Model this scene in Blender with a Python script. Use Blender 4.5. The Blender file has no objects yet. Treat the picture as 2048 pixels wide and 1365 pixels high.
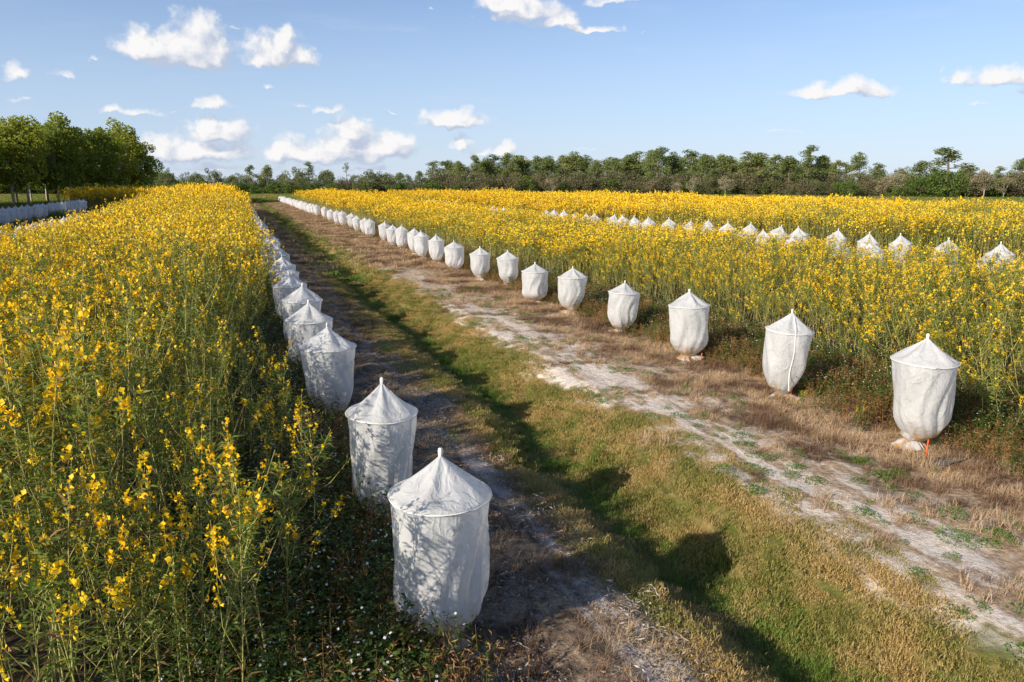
import bpy, math, random
import numpy as np
from mathutils import Vector, Matrix, noise as mnoise
PI = math.pi
R = math.radians
scene = bpy.context.scene

# ------------------------------------------------------------------ camera
PW, PH, FPX, EYE = 2048.0, 1365.0, 1500.0, 3.4
XV, YH = 469.0, 368.0
PITCH = math.atan((PH / 2 - YH) / FPX)
YAW = math.atan((PW / 2 - XV) / math.hypot(FPX, PH / 2 - YH))
FW = np.array([math.sin(YAW) * math.cos(PITCH), math.cos(YAW) * math.cos(PITCH), -math.sin(PITCH)])
RT = np.array([math.cos(YAW), -math.sin(YAW), 0.0])
UP = np.cross(RT, FW)
cam = bpy.data.cameras.new('camera')
cam.sensor_width = 36.0
cam.lens = FPX / PW * 36.0
cam.clip_start = 0.05
cam.clip_end = 9000.0
camo = bpy.data.objects.new('camera', cam)
scene.collection.objects.link(camo)
camo.location = (0, 0, EYE)
camo.rotation_euler = (PI / 2 - PITCH, 0, -YAW)
scene.camera = camo

def ray(x, y):
    d = FW * FPX + RT * (x - PW / 2) + UP * (PH / 2 - y)
    return d / np.linalg.norm(d)
def unp(x, y, z=0.0):
    d = ray(x, y); t = (z - EYE) / d[2]
    return d[0] * t, d[1] * t
def on_x(x, X):          # Y where the line of sight through column x (near horizon) meets the plane X
    d = ray(x, YH + 40); return X * d[1] / d[0]
def depth(X, Y):
    return X * FW[0] + Y * FW[1]

# ------------------------------------------------------------------ light
SUN_EL, SUN_ROT = R(25.5), R(249.0)
sun = bpy.data.lights.new('sun', 'SUN')
sun.energy = 5.0
sun.angle = R(0.53)
sun.color = (1.0, 0.90, 0.75)
suno = bpy.data.objects.new('sun', sun)
scene.collection.objects.link(suno)
sd = Vector((math.sin(SUN_ROT) * math.cos(SUN_EL), math.cos(SUN_ROT) * math.cos(SUN_EL), math.sin(SUN_EL)))
suno.rotation_euler = sd.to_track_quat('Z', 'Y').to_euler()
suno.location = sd * 50
scene.view_settings.view_transform = 'Standard'
scene.view_settings.look = 'None'
scene.view_settings.exposure = 0.5
scene.view_settings.gamma = 1.0
cy = scene.cycles
cy.max_bounces = 5
cy.diffuse_bounces = 3
cy.transmission_bounces = 4
cy.transparent_max_bounces = 8
cy.caustics_reflective = cy.caustics_refractive = False
cy.use_denoising = True
cy.sample_clamp_indirect = 4

# node helpers
class NT:
    def __init__(s, tree): s.t = tree; s.n = tree.nodes; s.l = tree.links
    def put(s, sock, v):
        if isinstance(v, bpy.types.NodeSocket): s.l.new(v, sock)
        elif v is not None: sock.default_value = v
    def node(s, typ, **kw):
        n = s.n.new(typ)
        for k, v in kw.items(): setattr(n, k, v)
        return n
    def math(s, op, a, b=None, c=None, clamp=False):
        n = s.n.new('ShaderNodeMath'); n.operation = op; n.use_clamp = clamp
        for i, v in enumerate((a, b, c)):
            if v is not None: s.put(n.inputs[i], v)
        return n.outputs[0]
    def vm(s, op, a, b=None):
        n = s.n.new('ShaderNodeVectorMath'); n.operation = op
        s.put(n.inputs[0], a)
        if b is not None: s.put(n.inputs[1], b)
        return n.outputs['Value'] if op in ('LENGTH', 'DOT_PRODUCT') else n.outputs[0]
    def mix(s, f, a, b, typ='MIX'):
        n = s.n.new('ShaderNodeMix'); n.data_type = 'RGBA'; n.blend_type = typ
        s.put(n.inputs[0], f); s.put(n.inputs[6], a); s.put(n.inputs[7], b)
        return n.outputs[2]
    def rng(s, v, a, b, c=0.0, d=1.0, smooth=True):
        n = s.n.new('ShaderNodeMapRange'); n.interpolation_type = 'SMOOTHSTEP' if smooth else 'LINEAR'
        s.put(n.inputs[0], v); s.put(n.inputs[1], a); s.put(n.inputs[2], b); s.put(n.inputs[3], c); s.put(n.inputs[4], d)
        return n.outputs[0]
    def noise(s, vec, scale, detail=4.0, rough=0.55, col=False):
        n = s.n.new('ShaderNodeTexNoise'); n.inputs['Scale'].default_value = scale
        n.inputs['Detail'].default_value = detail; n.inputs['Roughness'].default_value = rough
        if vec is not None: s.l.new(vec, n.inputs['Vector'])
        return n.outputs['Color' if col else 'Fac']
    def xyz(s, v):
        n = s.n.new('ShaderNodeSeparateXYZ'); s.l.new(v, n.inputs[0]); return n.outputs
    def comb(s, x, y, z):
        n = s.n.new('ShaderNodeCombineXYZ')
        for i, v in enumerate((x, y, z)): s.put(n.inputs[i], v)
        return n.outputs[0]

# ------------------------------------------------------------------ sky with clouds (world)
CL = [  # cumulus lobes: pixel centre, half width, height above the flat base
    (300, 100, 62, 44, 1), (350, 104, 70, 50, 1), (392, 98, 52, 78, 1), (428, 116, 50, 54, 1), (385, 122, 90, 46, 1), (455, 110, 26, 40, .7),
    (552, 118, 70, 52, 1), (568, 98, 36, 52, 1), (600, 122, 34, 40, 1), (520, 124, 42, 26, 1),
    (1058, 28, 88, 52, 1), (1115, 50, 60, 28, 1), (1175, 60, 62, 15, 1), (1220, 8, 80, 18, .9), (1010, 12, 60, 30, 1),
    (422, 214, 52, 24, .9), (232, 224, 36, 20, .85), (288, 230, 56, 18, .85), (345, 228, 26, 8, .6),
    (436, 280, 74, 50, 1), (415, 262, 40, 34, 1), (330, 312, 60, 40, 1), (400, 312, 120, 34, 1), (478, 305, 70, 30, .9), (300, 300, 44, 30, .9),
    (700, 275, 58, 42, 1), (600, 315, 80, 46, 1), (690, 312, 112, 52, 1), (770, 308, 70, 52, 1), (805, 290, 38, 34, .9), (560, 305, 46, 34, .9),
    (655, 225, 60, 22, .55), (730, 242, 48, 16, .55), (600, 208, 40, 12, .5),
    (908, 246, 76, 34, 1), (922, 288, 34, 30, .9), (965, 302, 42, 20, .9), (1006, 302, 22, 26, 1), (870, 236, 34, 14, .8),
    (1682, 188, 98, 22, 1), (1700, 178, 40, 26, 1), (1630, 186, 46, 12, .85),
    (2005, 160, 56, 36, .95), (1918, 158, 46, 26, .8), (2050, 184, 34, 16, .8), (1885, 140, 16, 14, .6),
    (35, 148, 28, 26, .9), (130, 150, 32, 20, .75), (538, 174, 30, 12, .7), (48, 196, 40, 12, .6), (190, 128, 30, 11, .55),
    (470, 65, 18, 10, .5), (1290, 66, 24, 8, .55), (865, 20, 14, 12, .4), (945, 36, 16, 10, .5),
    (120, 285, 120, 26, .7), (200, 268, 50, 18, .6), (470, 338, 160, 18, .75), (720, 338, 140, 16, .7), (1170, 300, 60, 8, .4), (1560, 270, 130, 6, .35), (1145, 272, 20, 5, .5), (1960, 205, 60, 8, .45), (785, 218, 34, 6, .5)]
world = bpy.data.worlds.new('World')
scene.world = world
world.use_nodes = True
W = NT(world.node_tree)
W.n.clear()
fg = bpy.data.node_groups.new('cloud_lobes', 'ShaderNodeTree')
fg.interface.new_socket('P', in_out='INPUT', socket_type='NodeSocketVector')
fg.interface.new_socket('F', in_out='OUTPUT', socket_type='NodeSocketFloat')
G = NT(fg)
gi = fg.nodes.new('NodeGroupInput'); go = fg.nodes.new('NodeGroupOutput')
acc = None
for cx, cyy, w, h, s in CL:
    d = ray(cx, cyy); az = math.atan2(d[0], d[1]); el = math.asin(d[2])
    q = G.vm('SUBTRACT', gi.outputs[0], (az, el, 0))
    q = G.vm('MULTIPLY', q, (FPX / w / 1.08, FPX / h / 1.08, 0))
    q = G.vm('MAXIMUM', q, G.vm('MULTIPLY', q, (-1.0, -3.2, 0)))
    v = G.math('MULTIPLY_ADD', G.vm('LENGTH', q), -1.0 if s > .9 else -.8, s if s > .9 else s * .72)
    acc = v if acc is None else G.math('SMOOTH_MAX', acc, v, 0.12)
G.l.new(acc, go.inputs[0])
tc = W.node('ShaderNodeTexCoord')
dx, dy, dz = W.xyz(tc.outputs['Generated'])
P = W.comb(W.math('ARCTAN2', dx, dy), W.math('ARCSINE', dz), 0.0)
def field(P):
    n1 = W.vm('SUBTRACT', W.noise(P, 22, 6, .62, True), (.5, .5, .5))
    n1 = W.vm('MULTIPLY', n1, (.045, .032, 0))
    g = W.n.new('ShaderNodeGroup'); g.node_tree = fg
    W.l.new(W.vm('ADD', P, n1), g.inputs[0])
    def puff(sc, k):     # rounded cauliflower lumps
        v = W.n.new('ShaderNodeTexVoronoi'); v.feature = 'SMOOTH_F1'; v.inputs['Scale'].default_value = sc; v.inputs['Smoothness'].default_value = .6
        W.l.new(W.vm('ADD', P, n1), v.inputs['Vector'])
        return W.math('MULTIPLY', W.math('SUBTRACT', .48, v.outputs['Distance']), k)
    t = W.math('ADD', puff(34, .42), puff(85, .30))
    t = W.math('ADD', t, W.math('MULTIPLY', W.math('SUBTRACT', W.noise(P, 70, 8, .6), .52), .62))
    return W.math('ADD', g.outputs[0], t)
F0 = field(P)
F1 = field(W.vm('ADD', P, (-.008, .013, 0)))
alpha = W.rng(F0, 0.0, 0.55)
lit = W.math('ADD', W.math('MULTIPLY', W.math('SUBTRACT', F0, F1), 1.7), .34)
lit = W.rng(lit, 0.0, 1.0, smooth=False)
ccol = W.mix(lit, (.36, .41, .51, 1), (.68, .67, .67, 1))
# thin high haze of cloud low in the sky
sky = W.node('ShaderNodeTexSky', sky_type='NISHITA', sun_disc=False)
sky.sun_elevation = SUN_EL; sky.sun_rotation = SUN_ROT
sky.air_density = 1.0; sky.dust_density = 0.15; sky.ozone_density = 3.5; sky.altitude = 10
SKY = 0.092
skyc = W.vm('MULTIPLY', sky.outputs[0], (SKY * 1.02, SKY * 1.0, SKY * 1.08))
skyc = W.mix(W.rng(W.math('ARCSINE', dz), .34, -.04, 0, .75), skyc, (.40, .49, .65, 1))
streak = W.math('MULTIPLY', W.rng(W.noise(W.vm('MULTIPLY', P, (1.0, 6.0, 1.0)), 5, 6, .6), .5, .8), .22)
skyc = W.mix(streak, skyc, (.46, .53, .66, 1))
tot = W.mix(alpha, skyc, ccol)
bg = W.node('ShaderNodeBackground'); W.l.new(tot, bg.inputs[0]); bg.inputs[1].default_value = 1.0
wo = W.node('ShaderNodeOutputWorld'); W.l.new(bg.outputs[0], wo.inputs[0])

# ------------------------------------------------------------------ materials
def newmat(name):
    m = bpy.data.materials.new(name); m.use_nodes = True
    m.node_tree.nodes.clear(); return m, NT(m.node_tree)
def leafmat(name, col, col2, trans=0.35, rough=.6, vary_by='random', spec=.25, tcol=None, hue=None):
    """two-sided thin leaf / petal: diffuse + translucent, colour varied per object and over space"""
    m, N = newmat(name)
    oi = N.node('ShaderNodeObjectInfo')
    ge = N.node('ShaderNodeNewGeometry')
    f = N.math('ADD', N.math('MULTIPLY', oi.outputs['Random'], .5), N.math('MULTIPLY', ge.outputs['Random Per Island'], .5))
    f = N.rng(f, .15, .85)
    c = N.mix(f, (*col, 1), (*col2, 1))
    if hue:   # patches of another colour over the ground, by where the plant stands
        a, b, sc, lo, hi = hue
        c = N.mix(N.rng(N.noise(ge.outputs['Position'], sc, 3), lo, hi), c, N.mix(f, (*a, 1), (*b, 1)))
    p = N.node('ShaderNodeBsdfPrincipled'); p.inputs['Roughness'].default_value = rough
    p.inputs['Specular IOR Level'].default_value = spec
    N.l.new(c, p.inputs['Base Color'])
    tr = N.node('ShaderNodeBsdfTranslucent')
    N.l.new(N.mix(1.0, c, (*(tcol or (1.3, 1.25, .6)), 1), 'MULTIPLY'), tr.inputs[0])
    mx = N.node('ShaderNodeMixShader'); mx.inputs[0].default_value = trans
    N.l.new(p.outputs[0], mx.inputs[1]); N.l.new(tr.outputs[0], mx.inputs[2])
    o = N.node('ShaderNodeOutputMaterial'); N.l.new(mx.outputs[0], o.inputs[0])
    return m
def plain(name, col, col2=None, rough=.7, scale=20., spec=.3):
    m, N = newmat(name)
    tc = N.node('ShaderNodeTexCoord')
    c = N.mix(N.rng(N.noise(tc.outputs['Object'], scale, 5), .35, .65), (*col, 1), (*(col2 or [k * .75 for k in col]), 1))
    p = N.node('ShaderNodeBsdfPrincipled'); p.inputs['Roughness'].default_value = rough
    p.inputs['Specular IOR Level'].default_value = spec
    N.l.new(c, p.inputs['Base Color'])
    o = N.node('ShaderNodeOutputMaterial'); N.l.new(p.outputs[0], o.inputs[0])
    return m
M = {}
M['petal'] = leafmat('yellow_petal', (.95, .59, .01), (.98, .73, .03), .38, .5, tcol=(1.08, 1.0, .5))
M['petal_old'] = leafmat('faded_petal', (.62, .42, .14), (.5, .27, .07), .3)
M['hemp_leaf'] = leafmat('hemp_leaf', (.14, .20, .035), (.26, .31, .065), .45, .5)
M['hemp_stem'] = leafmat('hemp_stem', (.34, .34, .09), (.50, .42, .16), .1, .55)
M['dry_leaf'] = leafmat('dry_leaf', (.36, .22, .10), (.22, .12, .05), .25)
M['weed'] = leafmat('weed_leaf', (.045, .085, .015), (.09, .14, .025), .3, .5)
M['weed_dry'] = leafmat('weed_dry', (.20, .10, .035), (.34, .21, .08), .2)
M['white_petal'] = leafmat('white_petal', (.7, .7, .68), (.8, .8, .78), .3, tcol=(1, 1, 1))
M['turf'] = leafmat('turf_blade', (.20, .21, .045), (.36, .30, .09), .3, hue=((.45, .31, .12), (.54, .39, .16), 1.1, .42, .60))
M['turf_green'] = leafmat('turf_green_blade', (.11, .20, .03), (.20, .28, .05), .35, hue=((.28, .25, .06), (.40, .32, .10), 1.2, .48, .66))
M['turf_dry'] = leafmat('dry_grass_blade', (.62, .46, .30), (.42, .28, .16), .25, hue=((.15, .09, .055), (.28, .17, .10), .8, .44, .58))
M['litter'] = leafmat('litter_scrap', (.44, .40, .36), (.14, .10, .08), .05)
M['forb'] = leafmat('forb_leaf', (.10, .20, .025), (.16, .26, .05), .35)
M['bark'] = plain('bark', (.20, .15, .11), (.10, .075, .055), .9, 6)
M['pale_bark'] = plain('pale_bark', (.50, .43, .36), (.30, .25, .2), .9, 5)
M['pine_leaf'] = leafmat('pine_needles', (.14, .19, .055), (.26, .29, .10), .28)
M['oak_leaf'] = leafmat('oak_leaf', (.105, .13, .045), (.19, .205, .08), .22)
M['grove_leaf'] = leafmat('grove_leaf', (.15, .21, .03), (.34, .36, .06), .45)
M['bush_leaf'] = leafmat('bush_leaf', (.07, .12, .02), (.14, .19, .04), .28)
M['scrub_leaf'] = leafmat('scrub_twigs', (.10, .105, .045), (.19, .16, .085), .15)
M['pale_leaf'] = leafmat('pale_seedheads', (.36, .31, .20), (.26, .21, .12), .25)
M['palm_leaf'] = leafmat('palm_frond', (.09, .13, .03), (.17, .20, .06), .25)
M['rope'] = plain('cord', (.55, .5, .42), (.4, .35, .28), .9, 60)
M['orange'] = plain('orange_plastic', (.85, .16, .03), (.7, .12, .02), .5, 12)
M['yellow_paint'] = plain('yellow_stake_paint', (.75, .62, .04), (.6, .48, .03), .5, 12)
M['ring'] = plain('white_hoop', (.80, .80, .76), (.7, .7, .66), .45, 15)
M['pole'] = plain('green_pole', (.35, .62, .50), (.3, .55, .45), .5, 8)
M['hose'] = plain('grey_hose', (.10, .12, .14), (.05, .06, .07), .5, 10)

def fabric_mat():
    m, N = newmat('white_mesh_fabric')
    tc = N.node('ShaderNodeTexCoord'); oi = N.node('ShaderNodeObjectInfo')
    x, y, z = N.xyz(tc.outputs['Object'])
    off = N.vm('MULTIPLY', N.comb(oi.outputs['Random'], oi.outputs['Random'], oi.outputs['Random']), (31, 17, 7))
    P = N.vm('ADD', tc.outputs['Object'], off)
    c = N.mix(N.rng(N.noise(P, 4, 5), .35, .7), (.88, .88, .88, 1), (.79, .79, .79, 1))
    st = N.math('MULTIPLY', N.rng(N.math('SUBTRACT', z, N.math('MULTIPLY', N.noise(P, 6, 5, .7), .5)), .16, -.08), .95)
    c = N.mix(N.math('MULTIPLY', st, N.rng(N.noise(P, 5, 3), .38, .62)), c, (.62, .33, .07, 1))
    gr = N.math('MULTIPLY', N.rng(N.noise(N.vm('MULTIPLY', P, (1, 1, .5)), 15, 7, .75), .60, .72), N.rng(z, .75, .25, 0, .35))
    c = N.mix(gr, c, (.36, .35, .28, 1))
    d = N.node('ShaderNodeBsdfPrincipled'); d.inputs['Roughness'].default_value = .62
    d.inputs['Specular IOR Level'].default_value = .35
    N.l.new(c, d.inputs['Base Color'])
    b = N.node('ShaderNodeBump'); b.inputs['Strength'].default_value = .55; b.inputs['Distance'].default_value = .012
    wv = N.vm('ADD', N.vm('MULTIPLY', P, (1, 1, .45)), N.vm('MULTIPLY', N.noise(P, 2.5, 3, .5, True), (.5, .5, .5)))
    rd = N.math('ABSOLUTE', N.math('SUBTRACT', N.noise(wv, 3.2, 1.5, .4), .5))            # sharp creases
    rd2 = N.math('ABSOLUTE', N.math('SUBTRACT', N.noise(N.vm('ADD', wv, (5, 3, 2)), 7, 2, .5), .5))
    h = N.math('ADD', N.math('MULTIPLY', N.rng(rd, .09, 0, smooth=False), .9), N.math('MULTIPLY', N.rng(rd2, .08, 0, smooth=False), .45))
    h = N.math('ADD', h, N.math('MULTIPLY', N.noise(wv, 6, 3, .5), 1.5))
    N.l.new(h, b.inputs['Height']); N.l.new(b.outputs[0], d.inputs['Normal'])
    t = N.node('ShaderNodeBsdfTranslucent'); N.l.new(c, t.inputs[0]); N.l.new(b.outputs[0], t.inputs[1])
    m1 = N.node('ShaderNodeMixShader'); m1.inputs[0].default_value = .42
    N.l.new(d.outputs[0], m1.inputs[1]); N.l.new(t.outputs[0], m1.inputs[2])
    tp = N.node('ShaderNodeBsdfTransparent')
    m2 = N.node('ShaderNodeMixShader'); m2.inputs[0].default_value = .27
    N.l.new(m1.outputs[0], m2.inputs[1]); N.l.new(tp.outputs[0], m2.inputs[2])
    o = N.node('ShaderNodeOutputMaterial'); N.l.new(m2.outputs[0], o.inputs[0])
    return m
M['fabric'] = fabric_mat()

def ground_mat():
    m, N = newmat('field_ground')
    ge = N.node('ShaderNodeNewGeometry')
    P = ge.outputs['Position']
    x, y, z = N.xyz(P)
    xs = N.math('ADD', x, N.math('MULTIPLY', N.math('SUBTRACT', N.noise(P, .55, 5, .6), .5), 1.5))
    fine = N.noise(P, 14, 8, .7)
    mid = N.noise(P, 2.2, 6, .65)
    strk = N.noise(N.vm('MULTIPLY', P, (1, .12, 1)), 3.2, 6, .6)      # ruts and streaks that run with the rows
    soil = N.mix(N.rng(fine, .3, .7), (.045, .035, .028, 1), (.12, .09, .065, 1))
    straw = N.mix(N.rng(fine, .3, .7), (.24, .16, .10, 1), (.58, .43, .29, 1))
    thatch = N.mix(N.rng(mid, .42, .6), straw, soil)
    turf = N.mix(N.rng(mid, .4, .62), (.12, .14, .03, 1), (.32, .24, .09, 1))
    turf = N.mix(N.rng(fine, .35, .7, 0, .6), turf, (.05, .05, .02, 1))
    sand = N.mix(N.rng(fine, .25, .75), (.58, .49, .41, 1), (.80, .72, .64, 1))
    sand = N.mix(N.rng(N.noise(P, 5, 6, .7), .5, .78), sand, (.36, .27, .19, 1))
    c = N.mix(N.math('MULTIPLY', N.rng(xs, .2, .9), .8), soil, thatch)
    c = N.mix(N.rng(xs, 2.75, 3.1), c, turf)
    # narrow rut of sand on the left
    rut = N.math('MULTIPLY', N.math('MULTIPLY', N.rng(x, 2.28, 2.48), N.rng(x, 2.85, 2.66)), N.rng(y, 12, 6, .2, .9))
    rutn = N.math('ADD', N.math('MULTIPLY', strk, .6), N.math('MULTIPLY', mid, .4))
    c = N.mix(N.math('MULTIPLY', rut, N.rng(rutn, .46, .56)), c, sand)
    # right of the swale: sandy track then dead grass
    c = N.mix(N.rng(xs, 5.15, 5.6), c, straw)
    sb = N.math('MULTIPLY', N.rng(xs, 5.05, 5.35), N.rng(xs, 7.5, 6.5))
    sn = N.math('ADD', N.math('MULTIPLY', strk, .55), N.math('MULTIPLY', mid, .45))
    sl = N.math('MULTIPLY', sb, N.rng(y, 26, 14, .35, 1.0))
    c = N.mix(N.math('MULTIPLY', sl, N.rng(sn, .44, .54)), c, sand)
    c = N.mix(N.math('MULTIPLY', N.rng(xs, 6.3, 7.0), N.rng(mid, .46, .62)), c, (.15, .10, .07, 1))
    c = N.mix(N.rng(xs, 8.6, 9.4), c, soil)
    far = N.rng(N.vm('LENGTH', P), 100, 170)
    fld = N.mix(N.rng(N.noise(P, .06, 5), .4, .6), (.16, .15, .05, 1), (.09, .11, .03, 1))
    c = N.mix(far, c, fld)
    out_l = N.rng(x, -7, -8.5)
    c = N.mix(out_l, c, N.mix(mid, (.10, .085, .05, 1), (.20, .17, .10, 1)))
    d = N.node('ShaderNodeBsdfPrincipled'); d.inputs['Roughness'].default_value = .95
    d.inputs['Specular IOR Level'].default_value = .1
    N.l.new(c, d.inputs['Base Color'])
    b = N.node('ShaderNodeBump'); b.inputs['Strength'].default_value = 1.0; b.inputs['Distance'].default_value = .05
    N.l.new(N.math('ADD', fine, N.math('MULTIPLY', mid, 1.2)), b.inputs['Height']); N.l.new(b.outputs[0], d.inputs['Normal'])
    o = N.node('ShaderNodeOutputMaterial'); N.l.new(d.outputs[0], o.inputs[0])
    return m
M['ground'] = ground_mat()

# ------------------------------------------------------------------ mesh helpers
def mesh_np(name, V, Fq, mats, midx=None, smooth=False):
    """V (n,3); Fq list of arrays (m,k) with k = 3 or 4"""
    me = bpy.data.meshes.new(name)
    V = np.asarray(V, np.float32)
    if isinstance(Fq, np.ndarray): Fq = [Fq]
    loops = np.concatenate([f.ravel() for f in Fq]).astype(np.int32)
    tot = np.concatenate([np.full(len(f), f.shape[1]) for f in Fq]).astype(np.int32)
    start = np.concatenate([[0], np.cumsum(tot)[:-1]]).astype(np.int32)
    me.vertices.add(len(V)); me.vertices.foreach_set('co', V.ravel())
    me.loops.add(len(loops)); me.loops.foreach_set('vertex_index', loops)
    me.polygons.add(len(tot)); me.polygons.foreach_set('loop_start', start); me.polygons.foreach_set('loop_total', tot)
    for mm in mats: me.materials.append(mm)
    if midx is not None: me.polygons.foreach_set('material_index', np.asarray(midx, np.int32))
    if smooth: me.polygons.foreach_set('use_smooth', np.ones(len(tot), bool))
    me.update(calc_edges=True)
    return me
class MB:
    """collects quads/tris, several materials"""
    def __init__(s): s.V = []; s.Q = []; s.T = []; s.qm = []; s.tm = []; s.n = 0
    def add(s, V, F, m=0):
        V = np.asarray(V, float); F = np.asarray(F, int) + s.n
        s.V.append(V); s.n += len(V)
        if F.shape[1] == 4: s.Q.append(F); s.qm += [m] * len(F)
        else: s.T.append(F); s.tm += [m] * len(F)
    def mesh(s, name, mats, smooth=False):
        Fs = []; mi = []
        if s.Q: Fs.append(np.concatenate(s.Q)); mi += s.qm
        if s.T: Fs.append(np.concatenate(s.T)); mi += s.tm
        return mesh_np(name, np.concatenate(s.V), Fs, mats, mi, smooth)
    def tube(s, pts, rad, sides=5, m=0, cap=True):
        pts = np.asarray(pts, float); n = len(pts)
        rad = np.broadcast_to(rad, (n,))
        t = np.gradient(pts, axis=0); t /= np.linalg.norm(t, axis=1)[:, None] + 1e-9
        ref = np.array([1., 0, 0]) if abs(t[0][0]) < .8 else np.array([0, 1., 0])
        u = np.cross(t, ref); u /= np.linalg.norm(u, axis=1)[:, None]
        v = np.cross(t, u)
        a = np.arange(sides) / sides * 2 * PI
        V = pts[:, None, :] + rad[:, None, None] * (np.cos(a)[None, :, None] * u[:, None, :] + np.sin(a)[None, :, None] * v[:, None, :])
        i, j = np.meshgrid(np.arange(n - 1), np.arange(sides), indexing='ij')
        j2 = (j + 1) % sides
        F = np.stack([i * sides + j, i * sides + j2, (i + 1) * sides + j2, (i + 1) * sides + j], -1).reshape(-1, 4)
        s.add(V.reshape(-1, 3), F, m)
    def leaves(s, base, d, L, w, m=0, nrm=None, bend=.25, rng=None):
        """many lance shaped leaves: base (k,3), direction d (k,3) -> 2 bent quads each (rhomb)"""
        k = len(base); d = d / (np.linalg.norm(d, axis=1)[:, None] + 1e-9)
        if nrm is None: nrm = rng.normal(size=(k, 3))
        u = np.cross(d, nrm); u /= np.linalg.norm(u, axis=1)[:, None] + 1e-9
        nn = np.cross(u, d)
        L = np.broadcast_to(L, (k,))[:, None]; w = np.broadcast_to(w, (k,))[:, None]
        mid = base + d * L * .5 + nn * L * .06
        tip = base + d * L - nn * L * bend
        V = np.stack([base, mid + u * w * .5, tip, mid - u * w * .5], 1).reshape(-1, 3)
        F = np.arange(k * 4).reshape(k, 4)
        T = np.concatenate([F[:, [0, 1, 3]], F[:, [1, 2, 3]]])
        s.add(V, T, m)
    def cards(s, c, size, m=0, rng=None, up=0.0, aspect=1.0):
        """random small quads centred on c"""
        k = len(c); n = rng.normal(size=(k, 3)); n[:, 2] += up; n /= np.linalg.norm(n, axis=1)[:, None]
        r = rng.normal(size=(k, 3)); u = np.cross(n, r); u /= np.linalg.norm(u, axis=1)[:, None]; v = np.cross(n, u)
        sz = np.broadcast_to(size, (k,))[:, None] * .5
        V = np.stack([c - u * sz, c - v * sz * aspect, c + u * sz, c + v * sz * aspect], 1).reshape(-1, 3)
        s.add(V, np.arange(k * 4).reshape(k, 4), m)

def link(name, me, parent=None, loc=None, rot=None, scale=None):
    o = bpy.data.objects.new(name, me); scene.collection.objects.link(o)
    if parent is not None: o.parent = parent
    if loc is not None: o.location = loc
    if rot is not None: o.rotation_euler = rot
    if scale is not None: o.scale = scale
    return o
def tag(o, label=None, cat=None, group=None, kind=None):
    for k, v in (('label', label), ('category', cat), ('group', group), ('kind', kind)):
        if v: o[k] = v
    return o
def empty(name, loc, rz=0.0, scale=(1, 1, 1), tilt=(0, 0)):
    o = bpy.data.objects.new(name, None); scene.collection.objects.link(o)
    o.empty_display_size = .2
    o.location = loc; o.rotation_euler = (tilt[0], tilt[1], rz); o.scale = scale
    return o

# ------------------------------------------------------------------ ground
def sstep(a, b, x):
    t = np.clip((x - a) / (b - a), 0, 1); return t * t * (3 - 2 * t)
def ground_z(X, Y):
    X = np.asarray(X, float); Y = np.asarray(Y, float)
    wob = .12 * np.sin(Y * .31) + .08 * np.sin(Y * .83 + 1.3)
    x = X + wob
    near = 1 - sstep(120, 160, Y)
    z = -.55 * sstep(2.75, 3.9, x) * (1 - sstep(4.3, 5.5, x)) * near
    z = z + .05 * np.exp(-((X - 2.15) / .35) ** 2) * near - .04 * np.exp(-((X - 2.6) / .2) ** 2) * near
    z = z + .02 * np.sin(X * 3.1 + Y * .7) * np.sin(Y * 1.9 - X) * (np.abs(X) < 12)
    z = z + .012 * np.sin(X * 9.3 + Y * 3.7) * np.sin(Y * 7.1 - X * 4.3) * (np.abs(X - 4) < 6)
    return z
def axis(parts):
    out = []
    for a, b, n in parts: out += list(np.linspace(a, b, n, endpoint=False))
    out.append(parts[-1][1]); return np.array(out)
gx = axis([(-5000, -400, 8), (-400, -40, 18), (-40, -2, 38), (-2, 10, 150), (10, 40, 40), (40, 400, 30), (400, 5000, 10)])
gy = axis([(-300, -10, 10), (-10, 2, 12), (2, 22, 200), (22, 60, 130), (60, 170, 110), (170, 500, 20), (500, 7000, 12)])
GX, GY = np.meshgrid(gx, gy, indexing='ij')
V = np.stack([GX, GY, ground_z(GX, GY)], -1).reshape(-1, 3)
i, j = np.meshgrid(np.arange(len(gx) - 1), np.arange(len(gy) - 1), indexing='ij')
n = len(gy)
F = np.stack([i * n + j, (i + 1) * n + j, (i + 1) * n + j + 1, i * n + j + 1], -1).reshape(-1, 4)
g = link('ground', mesh_np('ground', V, F, [M['ground']], smooth=True))
tag(g, kind='structure')

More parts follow.
